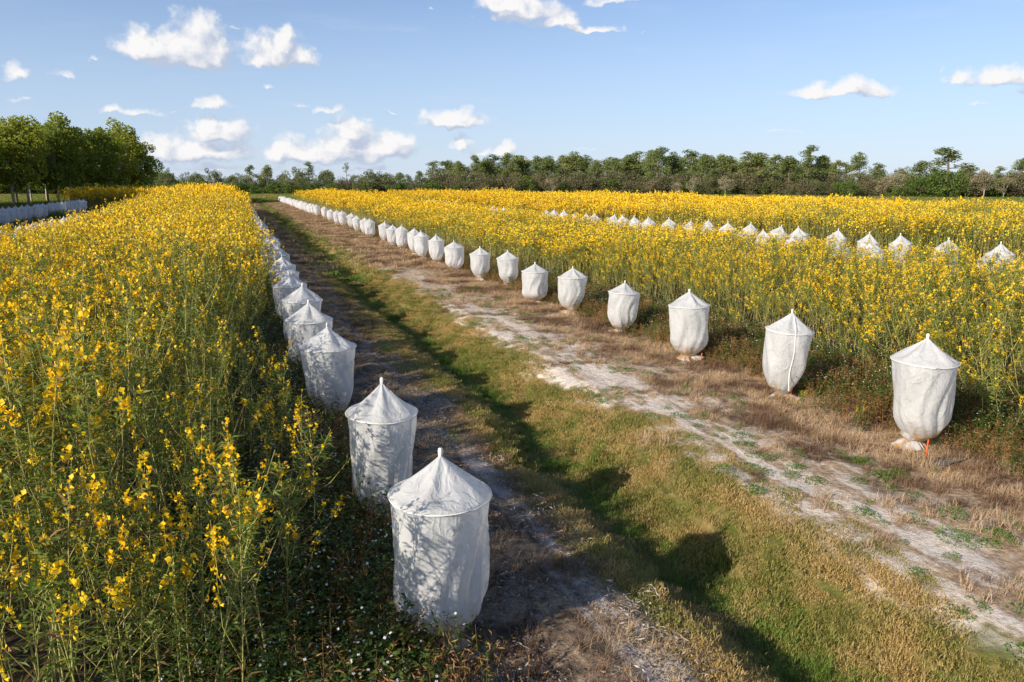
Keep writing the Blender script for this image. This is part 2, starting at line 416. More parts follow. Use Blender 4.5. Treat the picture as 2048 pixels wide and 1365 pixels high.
# ------------------------------------------------------------------ scatter: one object holding many plants (geometry nodes)
def scatter(name, pts, rotz, scl, idx, sources, tilt=None, label=None, cat=None):
    k = len(pts)
    me = bpy.data.meshes.new(name)
    me.vertices.add(k); me.vertices.foreach_set('co', np.asarray(pts, np.float32).ravel())
    rot = np.zeros((k, 3), np.float32); rot[:, 2] = rotz
    if tilt is not None:      # tilt is given about the field's own axes
        c_, s_ = np.cos(rotz), np.sin(rotz); tilt = np.asarray(tilt)
        rot[:, 0] = tilt[:, 0] * c_ + tilt[:, 1] * s_; rot[:, 1] = -tilt[:, 0] * s_ + tilt[:, 1] * c_
    a = me.attributes.new('rot', 'FLOAT_VECTOR', 'POINT'); a.data.foreach_set('vector', rot.ravel())
    sc = np.asarray(scl, np.float32)
    if sc.ndim == 1: sc = np.repeat(sc[:, None], 3, 1)
    a = me.attributes.new('scl', 'FLOAT_VECTOR', 'POINT'); a.data.foreach_set('vector', np.ascontiguousarray(sc).ravel())
    a = me.attributes.new('idx', 'INT', 'POINT'); a.data.foreach_set('value', np.asarray(idx, np.int32))
    me.update()
    col = bpy.data.collections.new(name + '_kit')
    for q, s in enumerate(sources):
        so = bpy.data.objects.new('%s_kit_%02d' % (name, q), s); col.objects.link(so)
    ng = bpy.data.node_groups.new(name, 'GeometryNodeTree')
    ng.interface.new_socket('Geometry', in_out='INPUT', socket_type='NodeSocketGeometry')
    ng.interface.new_socket('Geometry', in_out='OUTPUT', socket_type='NodeSocketGeometry')
    N = ng.nodes; Lk = ng.links
    gi = N.new('NodeGroupInput'); go = N.new('NodeGroupOutput')
    m2p = N.new('GeometryNodeMeshToPoints')
    iop = N.new('GeometryNodeInstanceOnPoints')
    ci = N.new('GeometryNodeCollectionInfo')
    ci.inputs['Collection'].default_value = col
    ci.inputs['Separate Children'].default_value = True
    ci.inputs['Reset Children'].default_value = True
    def attr(nm, typ):
        q = N.new('GeometryNodeInputNamedAttribute'); q.data_type = typ; q.inputs[0].default_value = nm; return q.outputs[0]
    e2r = N.new('FunctionNodeEulerToRotation')
    Lk.new(gi.outputs[0], m2p.inputs['Mesh']); Lk.new(m2p.outputs[0], iop.inputs['Points'])
    Lk.new(ci.outputs[0], iop.inputs['Instance']); iop.inputs['Pick Instance'].default_value = True
    Lk.new(attr('idx', 'INT'), iop.inputs['Instance Index'])
    Lk.new(attr('rot', 'FLOAT_VECTOR'), e2r.inputs[0]); Lk.new(e2r.outputs[0], iop.inputs['Rotation'])
    Lk.new(attr('scl', 'FLOAT_VECTOR'), iop.inputs['Scale'])
    Lk.new(iop.outputs[0], go.inputs[0])
    o = link(name, me)
    md = o.modifiers.new('plants', 'NODES'); md.node_group = ng
    tag(o, label, cat, kind='stuff')
    return o

# ------------------------------------------------------------------ sunn hemp plants (tall, yellow pea flowers)
def flowers_at(mb, c, rng, size=.036, m=0, full=True):
    """pea flowers: broad upright banner folded in two, two wings, a keel"""
    k = len(c); a = rng.uniform(0, 2 * PI, k)
    f = np.stack([np.cos(a), np.sin(a), rng.normal(0, .35, k) - .1], 1); f /= np.linalg.norm(f, axis=1)[:, None]
    up = np.array([0, 0, 1.]) + rng.normal(0, .25, (k, 3)); s = np.cross(f, up); s /= np.linalg.norm(s, axis=1)[:, None]
    up = np.cross(s, f)
    S = (size * rng.uniform(.7, 1.25, k))[:, None]
    b0 = c; b1 = c + up * S * 1.0 - f * S * .15
    l1 = c + up * S * .55 + s * S * .55 + f * S * .12; r1 = c + up * S * .55 - s * S * .55 + f * S * .12
    V = np.stack([b0, l1, b1, r1], 1).reshape(-1, 3)
    I = np.arange(k * 4).reshape(k, 4)
    mb.add(V, np.concatenate([I[:, [0, 1, 2]], I[:, [0, 2, 3]]]), m)
    if full:
        w0 = c; w1 = c + f * S * .7 + up * S * .1; w2 = c + f * S * .55 - up * S * .45; sd_ = s * S * .18
        for sg in (1, -1):
            V = np.stack([w0, w1 + sd_ * sg, w2 + sd_ * sg * .5], 1).reshape(-1, 3)
            mb.add(V, np.arange(k * 3).reshape(k, 3), m)
def hemp_plant(seed, stem, leaf, flow, H=2.0, detail=1.0, ox=0., oy=0., fs=.030, mats=(0, 0, 0, 0, 0), fl=1.0):
    """mats: stem, leaf, dry leaf, petal, old petal index"""
    rng = np.random.default_rng(seed)
    hi = detail >= 1
    la = rng.uniform(0, 2 * PI); ln = rng.uniform(.0, .22) * H
    def P(t): t = np.asarray(t)[..., None]; return np.array([ox, oy, 0]) + np.concatenate([np.cos(la) * ln * t ** 2, np.sin(la) * ln * t ** 2, H * t * np.ones_like(t)], -1)
    ts = np.linspace(0, 1, 6 if hi else 3)
    stem.tube(P(ts), np.linspace(.0075, .002, len(ts)) * (1 if hi else 1.6), 4 if hi else 3, mats[0])
    tips = [(P(.86), P(1.0))]
    nb = rng.integers(4, 8) if hi else rng.integers(2, 5)
    br = []
    for b in range(nb):
        t0 = rng.uniform(.32, .85); a = rng.uniform(0, 2 * PI); L = min((1.02 - t0) * rng.uniform(.5, .95), .42) * H
        sp = rng.uniform(.25, .6)
        p0 = P(t0); p2 = p0 + np.array([math.cos(a) * sp * L, math.sin(a) * sp * L, L * .9]); p1 = p0 + (p2 - p0) * .5 + np.array([math.cos(a), math.sin(a), -.1]) * L * .08
        stem.tube([p0, p1, p2], [.0035, .0028, .0015], 3, mats[0]); tips.append((p1 + (p2 - p1) * .35, p2)); br.append((p0, p2))
    # leaves: up the stem, denser at the top
    nl = int((105 if hi else 20) * (1.0 if fl == 1 else .7))
    t = rng.uniform(0, 1, nl) ** .42 * .95
    t = np.where(t < .22, t + .3, t)
    base = P(t); a = rng.uniform(0, 2 * PI, nl)
    d = np.stack([np.cos(a), np.sin(a), rng.uniform(-.2, .9, nl)], 1)
    nn = np.tile([0, 0, 1.], (nl, 1)) + rng.normal(0, .3, (nl, 3))
    dry = rng.random(nl) < .10 + .5 * (t < .4)
    lw = 1.0 if hi else 1.9
    for msk, mi in ((~dry, mats[1]), (dry, mats[2])):
        if msk.any(): leaf.leaves(base[msk], d[msk], rng.uniform(.07, .15, msk.sum()) * (1 if hi else 1.25), rng.uniform(.010, .019, msk.sum()) * lw, mi, nn[msk], rng=rng)
    for p0, p2 in br:
        k = 14 if hi else 4
        q = rng.uniform(.1, .95, k)[:, None]; a = rng.uniform(0, 2 * PI, k)
        d = np.stack([np.cos(a), np.sin(a), rng.uniform(-.1, .9, k)], 1)
        leaf.leaves(p0 + (p2 - p0) * q, d, rng.uniform(.05, .10, k) * (1 if hi else 1.3), rng.uniform(.009, .016, k) * lw, mats[1], rng=rng)
    for p0, p2 in tips:
        if rng.random() > fl: continue
        k = rng.integers(5, 15) if hi else rng.integers(2, 6)
        if fl < 1: k = (k + 1) // 2
        q = rng.uniform(0, 1, k)[:, None] ** .8
        c = p0 + (p2 - p0) * q + rng.normal(0, .016 if hi else .03, (k, 3))
        old = rng.random(k) < .13
        if (~old).any(): flowers_at(flow, c[~old], rng, fs, mats[3], hi)
        if old.any(): flowers_at(flow, c[old], rng, fs * .9, mats[4], False)
HM = [M['hemp_stem'], M['hemp_leaf'], M['dry_leaf'], M['petal'], M['petal_old']]
hemp_hi = []; hemp_parts = []
for s in range(9):
    mb = MB(); hemp_plant(100 + s, mb, mb, mb, 2.0, 1.0, mats=(0, 1, 2, 3, 4))
    hemp_hi.append(mb.mesh('hemp_plant', HM))
for s in range(6):
    a, b, c = MB(), MB(), MB(); hemp_plant(200 + s, a, b, c, 2.0, 1.0, mats=(0, 0, 1, 0, 1))
    hemp_parts.append((a.mesh('stem', [M['hemp_stem']]), b.mesh('foliage', [M['hemp_leaf'], M['dry_leaf']]), c.mesh('blossoms', [M['petal'], M['petal_old']])))
hemp_sparse = []
for s in range(5):
    mb = MB(); hemp_plant(150 + s, mb, mb, mb, 2.0, 1.0, mats=(0, 1, 2, 3, 4), fl=.35)
    hemp_sparse.append(mb.mesh('hemp_plant', HM))
hemp_lo = []
for s in range(5):
    mb = MB(); rng = np.random.default_rng(300 + s)
    for q in range(16):
        hemp_plant(400 + s * 40 + q, mb, mb, mb, 2.0 * rng.uniform(.82, 1.08), .5, rng.uniform(-.6, .6), rng.uniform(-.6, .6), .064, (0, 1, 2, 3, 4))
    hemp_lo.append(mb.mesh('hemp_clump', HM))
hemp_far = []
for s in range(4):
    mb = MB(); rng = np.random.default_rng(350 + s)
    for q in range(14):
        hemp_plant(700 + s * 40 + q, mb, mb, mb, 2.0 * rng.uniform(.8, 1.08), .5, rng.uniform(-.75, .75), rng.uniform(-.75, .75), .115, (0, 1, 2, 3, 4))
    hemp_far.append(mb.mesh('hemp_clump', HM))

hemp_green = []
for s in range(3):
    mb = MB(); rng = np.random.default_rng(380 + s)
    for q in range(14):
        hemp_plant(900 + s * 40 + q, mb, mb, mb, 1.9 * rng.uniform(.8, 1.08), .5, rng.uniform(-.75, .75), rng.uniform(-.75, .75), .05, (0, 1, 1, 1 if q % 3 else 3, 2))
    hemp_green.append(mb.mesh('hemp_clump', HM))
def jgrid(x0, x1, y0, y1, step, seed):
    rng = np.random.default_rng(seed)
    xs = np.arange(x0, x1, step); ys = np.arange(y0, y1, step)
    A, B = np.meshgrid(xs, ys, indexing='ij')
    A = A.ravel() + rng.uniform(-.6, .6, A.size) * step; B = B.ravel() + rng.uniform(-.6, .6, B.size) * step
    return A, B, rng
def inview(X, Y, margin=2.5):
    d = X * FW[0] + Y * FW[1]; l = X * RT[0] + Y * RT[1]
    return (np.abs(l) < .70 * np.maximum(d, 0) + margin) & (d > 0)
vn = np.vectorize(lambda x, y: mnoise.noise(Vector((x, y, 0))), otypes=[float])

# heights of the crops
def h_left(X, Y):
    H = 2.25 + .80 * sstep(20, 75, Y)
    H = H * (1 - .20 * (1 - sstep(-6.3, -4.6, X)) * sstep(10, 40, Y)) * (1 - .12 * sstep(-1.5, .6, X) * sstep(25, 60, Y))
    H = H * (1 - .42 * sstep(-1.3, .55, X) * (1 - sstep(14, 26, Y) * .6))
    return H
def crop(name, x0, x1, y0, y1, hf, seed, label, near=(22, 12), dens=1.0, edge=None, x_right=None, green=None, sparse=None, lean=.07):
    """near plants one by one up to near[0] m, clumps beyond"""
    A, B, rng = jgrid(x0, x1, y0, min(y1, near[0] + 14), 1 / math.sqrt(near[1] * dens), seed)
    d = depth(A, B)
    k = inview(A, B, 3.5) & (d < near[0] + rng.normal(0, 1.5, len(A)))
    if edge is not None: k &= edge(A, B, rng)
    A, B = A[k], B[k]
    nA = len(A)
    sc = hf(A, B) / 2.0 * rng.uniform(.62, 1.16, nA)
    idx = rng.integers(0, len(hemp_hi), nA)
    tl = rng.normal(0, lean, (nA, 2))
    if x_right is not None:
        sg = 1 if x_right > 0 else -1; xr_ = abs(x_right)
        tl[:, 1] += sg * (.25 if sg > 0 else .32) * sstep(-.9 if sg > 0 else -1.1, .2, (A - xr_) * sg)
    S = np.stack([np.full(nA, 1.0) * np.clip(sc, .8, 1.2), np.clip(sc, .8, 1.2), sc], 1)
    C, D, rng2 = jgrid(x0 + .3, x1 - .3, y0, y1, .92, seed + 1)
    d2 = depth(C, D)
    k = inview(C, D, 4) & (d2 >= near[0] - 1.0) & (d2 < 52)
    if edge is not None: k &= edge(C, D, rng2)
    C, D = C[k], D[k]
    E_, F_, rng3 = jgrid(x0 + .3, x1 - .3, y0, y1, 1.15, seed + 2)
    k = inview(E_, F_, 4) & (depth(E_, F_) >= 51)
    if edge is not None: k &= edge(E_, F_, rng3)
    E_, F_ = E_[k], F_[k]
    sc2 = hf(C, D) / 2.0 * rng2.uniform(.86, 1.06, len(C)); sc3 = hf(E_, F_) / 2.0 * rng3.uniform(.84, 1.08, len(E_))
    X = np.concatenate([A, C, E_]); Y = np.concatenate([B, D, F_])
    pts = np.stack([X, Y, ground_z(X, Y) - .01], 1)
    idx = np.concatenate([idx, len(hemp_hi) + rng2.integers(0, len(hemp_lo), len(C)), len(hemp_hi) + len(hemp_lo) + rng3.integers(0, len(hemp_far), len(E_))])
    if green is not None:
        nn_ = nA; P_ = green(X, Y); g_ = np.random.default_rng(seed + 9).random(len(X)) < P_; g_[:nA] = False
        idx[g_] = len(hemp_hi) + len(hemp_lo) + len(hemp_far) + rng.integers(0, 3, g_.sum())
    if sparse is not None:
        g_ = np.random.default_rng(seed + 8).random(nA) < sparse(A, B)
        idx[:nA][g_] = len(hemp_hi) + len(hemp_lo) + len(hemp_far) + 3 + rng.integers(0, 5, g_.sum())
    sh = lambda s_: np.stack([np.ones(len(s_)), np.ones(len(s_)), s_], 1)
    S = np.concatenate([S, sh(sc2), sh(sc3)])
    T = np.concatenate([tl, np.zeros((len(C) + len(E_), 2))])
    print(name, len(A), len(C), len(E_))
    return scatter(name, pts, rng.uniform(0, 2 * PI, len(X)) * 0 + np.random.default_rng(seed).uniform(0, 2 * PI, len(X)), S, idx, hemp_hi + hemp_lo + hemp_far + hemp_green + hemp_sparse, T, label, 'flower crop')
def edge_left(A, B, rng):
    xr = .05 + .14 * vn(B * .9, B * 0) + .55 * sstep(9, 22, B)
    xr = xr - .40 * (1 - sstep(3.8, 6.5, B))
    yf = 4.25 + .2 * vn(A * 1.3, A * 0 + 5)
    return (A < xr) & (B > yf) & (rng.random(len(A)) < .35 + .65 * sstep(.0, .7, xr - A))
crop('flower_crop', -6.2, .9, 3.2, 104, h_left, 11, 'dense yellow flowering crop in the tall bed at the left', (17, 15), 1.0, edge_left, .35, None,
     lambda X, Y: .12 + .82 * np.maximum(sstep(-1.9, -.7, X), 1 - sstep(4.3, 5.3, Y)), .09)
def h_right(X, Y):
    return (1.70 + .34 * vn(X * .45, Y * .4) + .3 * vn(X * 1.1, Y * .9 + 30)) * (.82 + .18 * sstep(10.2, 11.6, X)) * (1 + .16 * (1 - sstep(8, 16, Y))) + .5 * sstep(45, 110, Y)
def edge_right(A, B, rng):
    xl = 10.3 - .75 * (1 - sstep(7.5, 11.5, B)) + .35 * vn(B * .5, B * 0 + 3)
    return (A > xl) & (rng.random(len(A)) < .4 + .6 * sstep(0, .6, A - xl)) & (A < 17.8)
crop('flower_crop', 9.1, 18.0, 1.5, 145, h_right, 21, 'yellow flowering crop directly behind the sunny row of covers', (25, 12), 1.0, edge_right, -10.6, lambda X, Y: .12 + .5 * sstep(.25, .5, vn(X * .3, Y * .2)),
     lambda X, Y: .18 + .4 * sstep(.1, .4, vn(X * .5, Y * .4 + 50)), .17)
def h_mid(X, Y): return 1.12 + .25 * vn(X * .4, Y * .25)
crop('flower_crop', 18.6, 25.0, 3, 150, h_mid, 31, 'low thin flowering crop around the second double row of covers', (1, 1), 1.0,
     lambda A, B, r: (r.random(len(A)) < .5) & (np.abs(A - 19.2) > .5) & (np.abs(A - 23.3) > .55))
def h_back(X, Y): return (2.1 + .6 * vn(X * .13, Y * .13) + .3 * vn(X * .5, Y * .4 + 9)) * (1 - .33 * sstep(40, 70, X))
def edge_back(A, B, rng):
    e = A * .85 + B
    patch = vn(A * .06, B * .06 + 20)
    keep = (e < 158 - 42 * sstep(44, 78, A + 6 * vn(A * .1, B * .1))) & (np.abs((A - 25.6) % 8.0 - 7.4) > .5)
    return keep & (rng.random(len(A)) < 1.0 - .75 * sstep(.05, .35, patch) * sstep(45, 75, A))
crop('flower_crop', 25.6, 92, 4, 150, h_back, 41, 'far golden crop rising behind the second double row of covers', (1, 1), 1.0, edge_back, None,
     lambda X, Y: .10 + .62 * sstep(.75, 1.5, X / np.maximum(Y, 1) + .35 * vn(X * .08, Y * .08)))
crop('flower_crop', -21, -8.5, 114, 138, lambda X, Y: 2.7 + .3 * vn(X * .3, Y * .3), 51, 'shaded flowering crop bed under the tall grove at the left', (1, 1))

# individual plants one can tell apart along the near end and side of the left bed
rng = np.random.default_rng(5)
near_spots = [(-.95, 3.35), (-.72, 3.3), (-.5, 3.45), (-1.2, 3.3), (-.3, 3.6), (-.62, 3.62), (-.85, 3.65), (-1.45, 3.4), (-.1, 4.0), (-.38, 4.05), (.12, 4.5), (-.15, 4.6),
              (.28, 5.1), (.05, 5.3), (.42, 5.7), (.2, 6.2), (.45, 6.8), (.25, 7.4), (.5, 8.2), (.3, 9.0), (-1.05, 3.55), (-.2, 3.42), (-.45, 3.85), (.02, 3.9)]
ORD = ['first', 'second', 'third', 'fourth', 'fifth', 'sixth', 'seventh', 'eighth', 'ninth', 'tenth', 'eleventh', 'twelfth', 'thirteenth', 'fourteenth', 'fifteenth', 'sixteenth',
       'seventeenth', 'eighteenth', 'nineteenth', 'twentieth', 'twenty-first', 'twenty-second', 'twenty-third', 'twenty-fourth', 'twenty-fifth', 'twenty-sixth', 'twenty-seventh', 'twenty-eighth', 'twenty-ninth', 'thirtieth']
for q, (x, y) in enumerate(near_spots):
    v = hemp_parts[q % 6]; s = rng.uniform(.78, 1.02) if y < 4.3 else rng.uniform(.62, .85)
    y += .75
    t = empty('flowering_plant', (x, y, float(ground_z(x, y)) - .01), rng.uniform(0, 6), (.95, .95, s), (rng.normal(0, .05), rng.uniform(.0, .16)))
    tag(t, 'slender yellow-flowered plant standing at the near end of the left bed' if y < 4.3 else 'yellow-flowered plant leaning out of the left bed over the dark weeds',
        'flowering plant', 'plants at the near end of the left bed' if y < 4.3 else 'plants leaning over the weeds')
    link('stem', v[0], t); link('foliage', v[1], t); link('blossoms', v[2], t)

for q, (px, py, s, l) in enumerate(((1602, 842, .30, 'small yellow-flowered sprig below the foot of the second right cover'), (1706, 868, .26, 'single low yellow-flowered sprig on dead grass right of the second right cover'),
        (2012, 905, .42, 'drooping yellow-flowered plant beside the nearest right cover'), (1985, 860, .5, 'yellow-flowered plant right behind the nearest right cover'),
        (1480, 700, .5, 'yellow-flowered plant standing between the second and third right covers'), (700, 478, .72, 'yellow-flowered plant standing in the gap of the right row far off'), (709, 482, .6, 'shorter yellow-flowered plant in the same gap of the right row far off'))):
    X, Y = unp(px, py); v = hemp_parts[q % 6]
    t = empty('flowering_plant', (X, Y, float(ground_z(X, Y)) - .02), q * 1.3, (s * 1.3, s * 1.3, s), (.15, -.2)); tag(t, l, 'flowering plant', 'stray flowering plants')
    link('stem', v[0], t); link('foliage', v[1], t); link('blossoms', v[2], t)

# ------------------------------------------------------------------ ground cover
def blades(seed, n, size, hmin, hmax, w, lean=.5, curl=.3, clump=0, mi=0):
    rng = np.random.default_rng(seed); mb = MB()
    if clump:
        cc = rng.uniform(-size / 2, size / 2, (clump, 2)); c = cc[rng.integers(0, clump, n)] + rng.normal(0, size * .05, (n, 2))
    else: c = rng.uniform(-size / 2, size / 2, (n, 2))
    base = np.concatenate([c, np.full((n, 1), -.01)], 1)
    a = rng.uniform(0, 2 * PI, n)
    d = np.stack([np.cos(a) * lean, np.sin(a) * lean, np.full(n, 1.)], 1) * 1.0
    d[:, :2] *= rng.uniform(0.1, 1.6, n)[:, None]
    L = rng.uniform(hmin, hmax, n)
    d /= np.linalg.norm(d, axis=1)[:, None]
    u = np.stack([-np.sin(a), np.cos(a), np.zeros(n)], 1) * w / 2
    m1 = base + d * L[:, None] * .55
    tip = base + d * L[:, None] + np.stack([np.cos(a), np.sin(a), np.full(n, -.5)], 1) * (L * curl)[:, None]
    V = np.stack([base - u, base + u, m1 + u * .8, m1 - u * .8, tip], 1).reshape(-1, 3)
    I = np.arange(n * 5).reshape(n, 5)
    mb.add(V, I[:, [0, 1, 2, 3]], mi); mb2 = I[:, [3, 2, 4]]
    mb.T.append(mb2 + mb.n - len(V)); mb.tm += [mi] * n
    return mb
turf = [blades(10 + s, 760, .5, .015, .05, .0055, .9).mesh('turf', [M['turf']]) for s in range(3)]
turfg = [blades(20 + s, 560, .5, .02, .075, .006, .7).mesh('turf_green', [M['turf_green']]) for s in range(3)]
turff = [blades(25 + s, 500, 1.1, .05, .11, .016, .7).mesh('turf_far', [M['turf' if s < 2 else 'turf_green']]) for s in range(4)]
tall = [blades(30 + s, 130, .30, .10, .30, .006, .35, .35).mesh('tall_grass', [M['turf_green']]) for s in range(3)]
dry = [blades(40 + s, 330, .5, .05, .17, .0042, 1.1, .25, 14).mesh('dry_grass', [M['turf_dry']]) for s in range(4)]
dryf = [blades(45 + s, 300, 1.1, .08, .20, .012, 1.0, .25, 20).mesh('dry_grass_far', [M['turf_dry']]) for s in range(3)]
def litter(seed):
    rng = np.random.default_rng(seed); mb = MB(); k = 170
    c = np.concatenate([rng.uniform(-.3, .3, (k, 2)), rng.uniform(.0, .035, (k, 1))], 1)
    a = rng.uniform(0, 2 * PI, k); d = np.stack([np.cos(a), np.sin(a), rng.normal(0, .2, k)], 1)
    mb.leaves(c, d, rng.uniform(.02, .08, k) * rng.uniform(.6, 1.3, k), rng.uniform(.004, .014, k), 0, np.tile([0, 0, 1.], (k, 1)) + rng.normal(0, .8, (k, 3)), .1, rng)
    return mb.mesh('litter', [M['litter']])
lit_ = [litter(60 + s) for s in range(3)]
def forb(seed, r=.14, k=130, h=.09):
    rng = np.random.default_rng(seed); mb = MB()
    a = rng.uniform(0, 2 * PI, k); rr = r * rng.uniform(0, 1, k) ** .6
    c = np.stack([np.cos(a) * rr, np.sin(a) * rr, h * rng.uniform(.1, 1, k) * (1 - (rr / r) ** 2 * .8)], 1)
    d = np.stack([np.cos(a), np.sin(a), rng.uniform(-.2, 1, k)], 1) + rng.normal(0, .5, (k, 3))
    mb.leaves(c, d, rng.uniform(.018, .04, k), rng.uniform(.010, .02, k), 0, np.tile([0, 0, 1.], (k, 1)) + rng.normal(0, .5, (k, 3)), .2, rng)
    return mb.mesh('forb', [M['forb']])
forbs = [forb(70 + s) for s in range(3)]
def place_cover(name, x0, x1, y0, y1, step, seed, kits, label, keep=None, s=(.8, 1.3), cat='grass'):
    A, B, rng = jgrid(x0, x1, y0, y1, step, seed)
    k = inview(A, B, 1.5)
    if keep is not None: k &= keep(A, B, rng)
    A, B = A[k], B[k]
    pts = np.stack([A, B, ground_z(A, B)], 1)
    print(name, len(A))
    # follow the slope across the swale
    e = .05; sl = (ground_z(A + e, B) - ground_z(A - e, B)) / (2 * e)
    tilt = np.zeros((len(A), 2)); 
    return scatter(name, pts, rng.uniform(0, 2 * PI, len(A)), rng.uniform(*s, len(A)), rng.integers(0, len(kits), len(A)), kits, tilt, label, cat)
nz = lambda A, B, f, o: vn(A * f, B * f + o)
inTurf = lambda A, B: (A > 2.85 + .3 * nz(A, B, .8, 0)) & (A < 5.45 + .35 * nz(A, B, .7, 7))
place_cover('grass', 2.6, 5.9, 2.5, 30, .19, 1, turf, 'short mown yellow-green grass on the banks of the swale', lambda A, B, r: inTurf(A, B))
place_cover('grass', 3.2, 5.0, 2.5, 30, .21, 2, turfg, 'greener grass along the bottom of the swale', lambda A, B, r: np.abs(A - 4.1 + .35 * nz(A, B, .4, 3)) < .38 + .35 * nz(A, B, .9, 3))
place_cover('tall_grass', 3.5, 4.9, 2.5, 26, .30, 3, tall, 'taller tufts of green grass in the swale', lambda A, B, r: (nz(A, B, .9, 40) > .12) & (np.abs(A - 4.25) < .5), (.5, 1.05))
place_cover('grass', 2.6, 5.9, 29, 150, .62, 4, turff, 'distant mown grass of the swale', lambda A, B, r: (A > 2.9) & (A < 5.5))
sandn = lambda A, B: nz(A, B, .8, 60)
place_cover('dry_grass', 5.2, 9.6, 1.5, 32, .23, 5, dry, 'dead brown grass between the sandy track and the crop',
            lambda A, B, r: (r.random(len(A)) < (sstep(6.0, 7.7, A + .9 * sandn(A, B)) * .9 + .05) * sstep(-.55, .0, nz(A, B, 1.3, 130))), (.5, 1.25))
place_cover('dry_grass', 5.6, 9.8, 31, 150, .65, 6, dryf, 'distant dead grass under the right row of covers', None)
place_cover('dry_grass', .7, 3.0, 2, 32, .27, 7, dry, 'dead grass around the left row of covers', lambda A, B, r: (r.random(len(A)) < .62 + .5 * nz(A, B, 1.1, 90)), (.4, 1.0))
place_cover('dry_grass', .7, 3.0, 31, 150, .75, 8, dryf, 'distant dead grass along the left row of covers')
place_cover('leaf_litter', .9, 2.75, 2, 16, .26, 9, lit_, 'grey scraps of dead leaves on the soil by the left covers', lambda A, B, r: (r.random(len(A)) < .55 + .5 * nz(A, B, 1.3, 30)), (.7, 1.2), 'leaf litter')
place_cover('creeping_weeds', 5.2, 7.3, 2, 24, .22, 12, forbs, 'small green creeping weeds dotted on the sandy track', lambda A, B, r: (r.random(len(A)) < .14 + .5 * sstep(.05, .35, nz(A, B, .9, 11))), (.25, 1.0), 'weeds')
place_cover('creeping_weeds', 7.0, 9.2, 3, 26, .35, 13, forbs, 'small green weeds in the dead grass', lambda A, B, r: (r.random(len(A)) < .10), (.4, 1.3), 'weeds')
# weeds with white flowers beside the left bed
def weedpatch(seed, h=.45, dryf_=.25, flowers=14, yellow=0):
    rng = np.random.default_rng(seed); mb = MB()
    for q in range(22):
        x, y = rng.uniform(-.28, .28, 2); a = rng.uniform(0, 2 * PI); H = h * rng.uniform(.5, 1.1); ln = rng.uniform(.05, .5) * H
        p = np.array([[x, y, 0], [x + math.cos(a) * ln * .3, y + math.sin(a) * ln * .3, H * .5], [x + math.cos(a) * ln, y + math.sin(a) * ln, H]])
        isdry = rng.random() < dryf_
        mb.tube(p, [.004, .003, .0015], 3, 2 if isdry else 0)
        k = 34; t = rng.uniform(.1, 1, k)[:, None]
        b = p[0] * (1 - t) ** 2 + 2 * p[1] * t * (1 - t) + p[2] * t * t + rng.normal(0, .03, (k, 3))
        aa = rng.uniform(0, 2 * PI, k); d = np.stack([np.cos(aa), np.sin(aa), rng.uniform(-.3, .8, k)], 1)
        if isdry: mb.leaves(b, d, rng.uniform(.02, .06, k), rng.uniform(.003, .010, k), 2, rng=rng)
        else: mb.leaves(b, d, rng.uniform(.03, .065, k), rng.uniform(.012, .026, k), 0, np.tile([0, 0, 1.], (k, 1)) + rng.normal(0, .5, (k, 3)), .2, rng)
        if not isdry and rng.random() < flowers / 22:
            c = p[2][None] + rng.normal(0, .03, (2, 3)); mb.cards(c, .02, 1, rng, 2.0)
    return mb.mesh('weeds', [M['weed'], M['white_petal'], M['weed_dry']])
weeds = [weedpatch(80 + s, .42, .2) for s in range(4)]
weedr = [weedpatch(90 + s, .38, .85, 2) for s in range(3)]
place_cover('weeds', -1.1, 1.5, 2.6, 34, .24, 14, weeds, 'dark green weeds with small white flowers beside the left bed',
            lambda A, B, r: (A < .92 + .2 * nz(A, B, .9, 2)) & (A > -.8), (.75, 1.25), 'weeds')
place_cover('brown_weeds', .5, 1.6, 2.6, 34, .30, 15, weedr, 'brown twiggy weeds at the foot of the left covers', lambda A, B, r: (A < 1.15 + .25 * nz(A, B, .9, 2) + .0 * B) & (A > .45), (.7, 1.35), 'weeds')
tallw = [weedpatch(85 + s, .62, .45, 8) for s in range(3)]
place_cover('tall_weeds', -.3, 1.1, 3.4, 13, .33, 18, tallw, 'taller tangled weeds reaching up to the near left covers', lambda A, B, r: (r.random(len(A)) < .45) & (A < .98) & ((A - .6) * .6 < .25), (.7, 1.25), 'weeds')
place_cover('weeds', 8.5, 11.2, 2.5, 60, .33, 16, weeds, 'green weeds under the front of the right crop', lambda A, B, r: (A > 8.75 + .7 * nz(A, B, .6, 5)) & (r.random(len(A)) < .5), (.6, 1.15), 'weeds')
place_cover('brown_weeds', 8.2, 10.4, 2.5, 60, .36, 17, weedr, 'brown dry weeds under the front of the right crop', lambda A, B, r: (A > 8.35) & (r.random(len(A)) < .9), (.6, 1.3), 'weeds')

# single green weed tufts that stand out on the sand and dead grass
def tuft(x, y, s, kit, name, label, cat, group=None):
    X, Y = unp(x, y)
    o = link(name, kit, None, (X, Y, float(ground_z(X, Y))), (0, 0, x * .7), (s, s, s)); tag(o, label, cat, group); return o
bushy = forb(99, .26, 420, .2)
tuft(1912, 1082, .75, bushy, 'weed_clump', 'broad bright green weed clump on the sandy track near the right edge', 'weed')
tuft(1730, 926, .5, bushy, 'weed_clump', 'small green weed clump on bare soil left of the nearest right cover', 'weed')
tuft(1800, 945, .42, bushy, 'weed_clump', 'small green weed clump just below the orange tag of the nearest right cover', 'weed')
tuft(1632, 965, .9, forbs[0], 'weed_clump', 'low grey-green weed patch in the middle of the white sand', 'weed')
tuft(1385, 880, .9, forbs[1], 'weed_clump', 'low green weed patch at the left edge of the white sand', 'weed')
tuft(2012, 1085, .45, bushy, 'weed_clump', 'yellowish weed clump at the right edge of the frame', 'weed')
tuft(775, 700, .8, bushy, 'weed_clump', 'green weed clump on the dark bank beside the third left cover', 'weed')
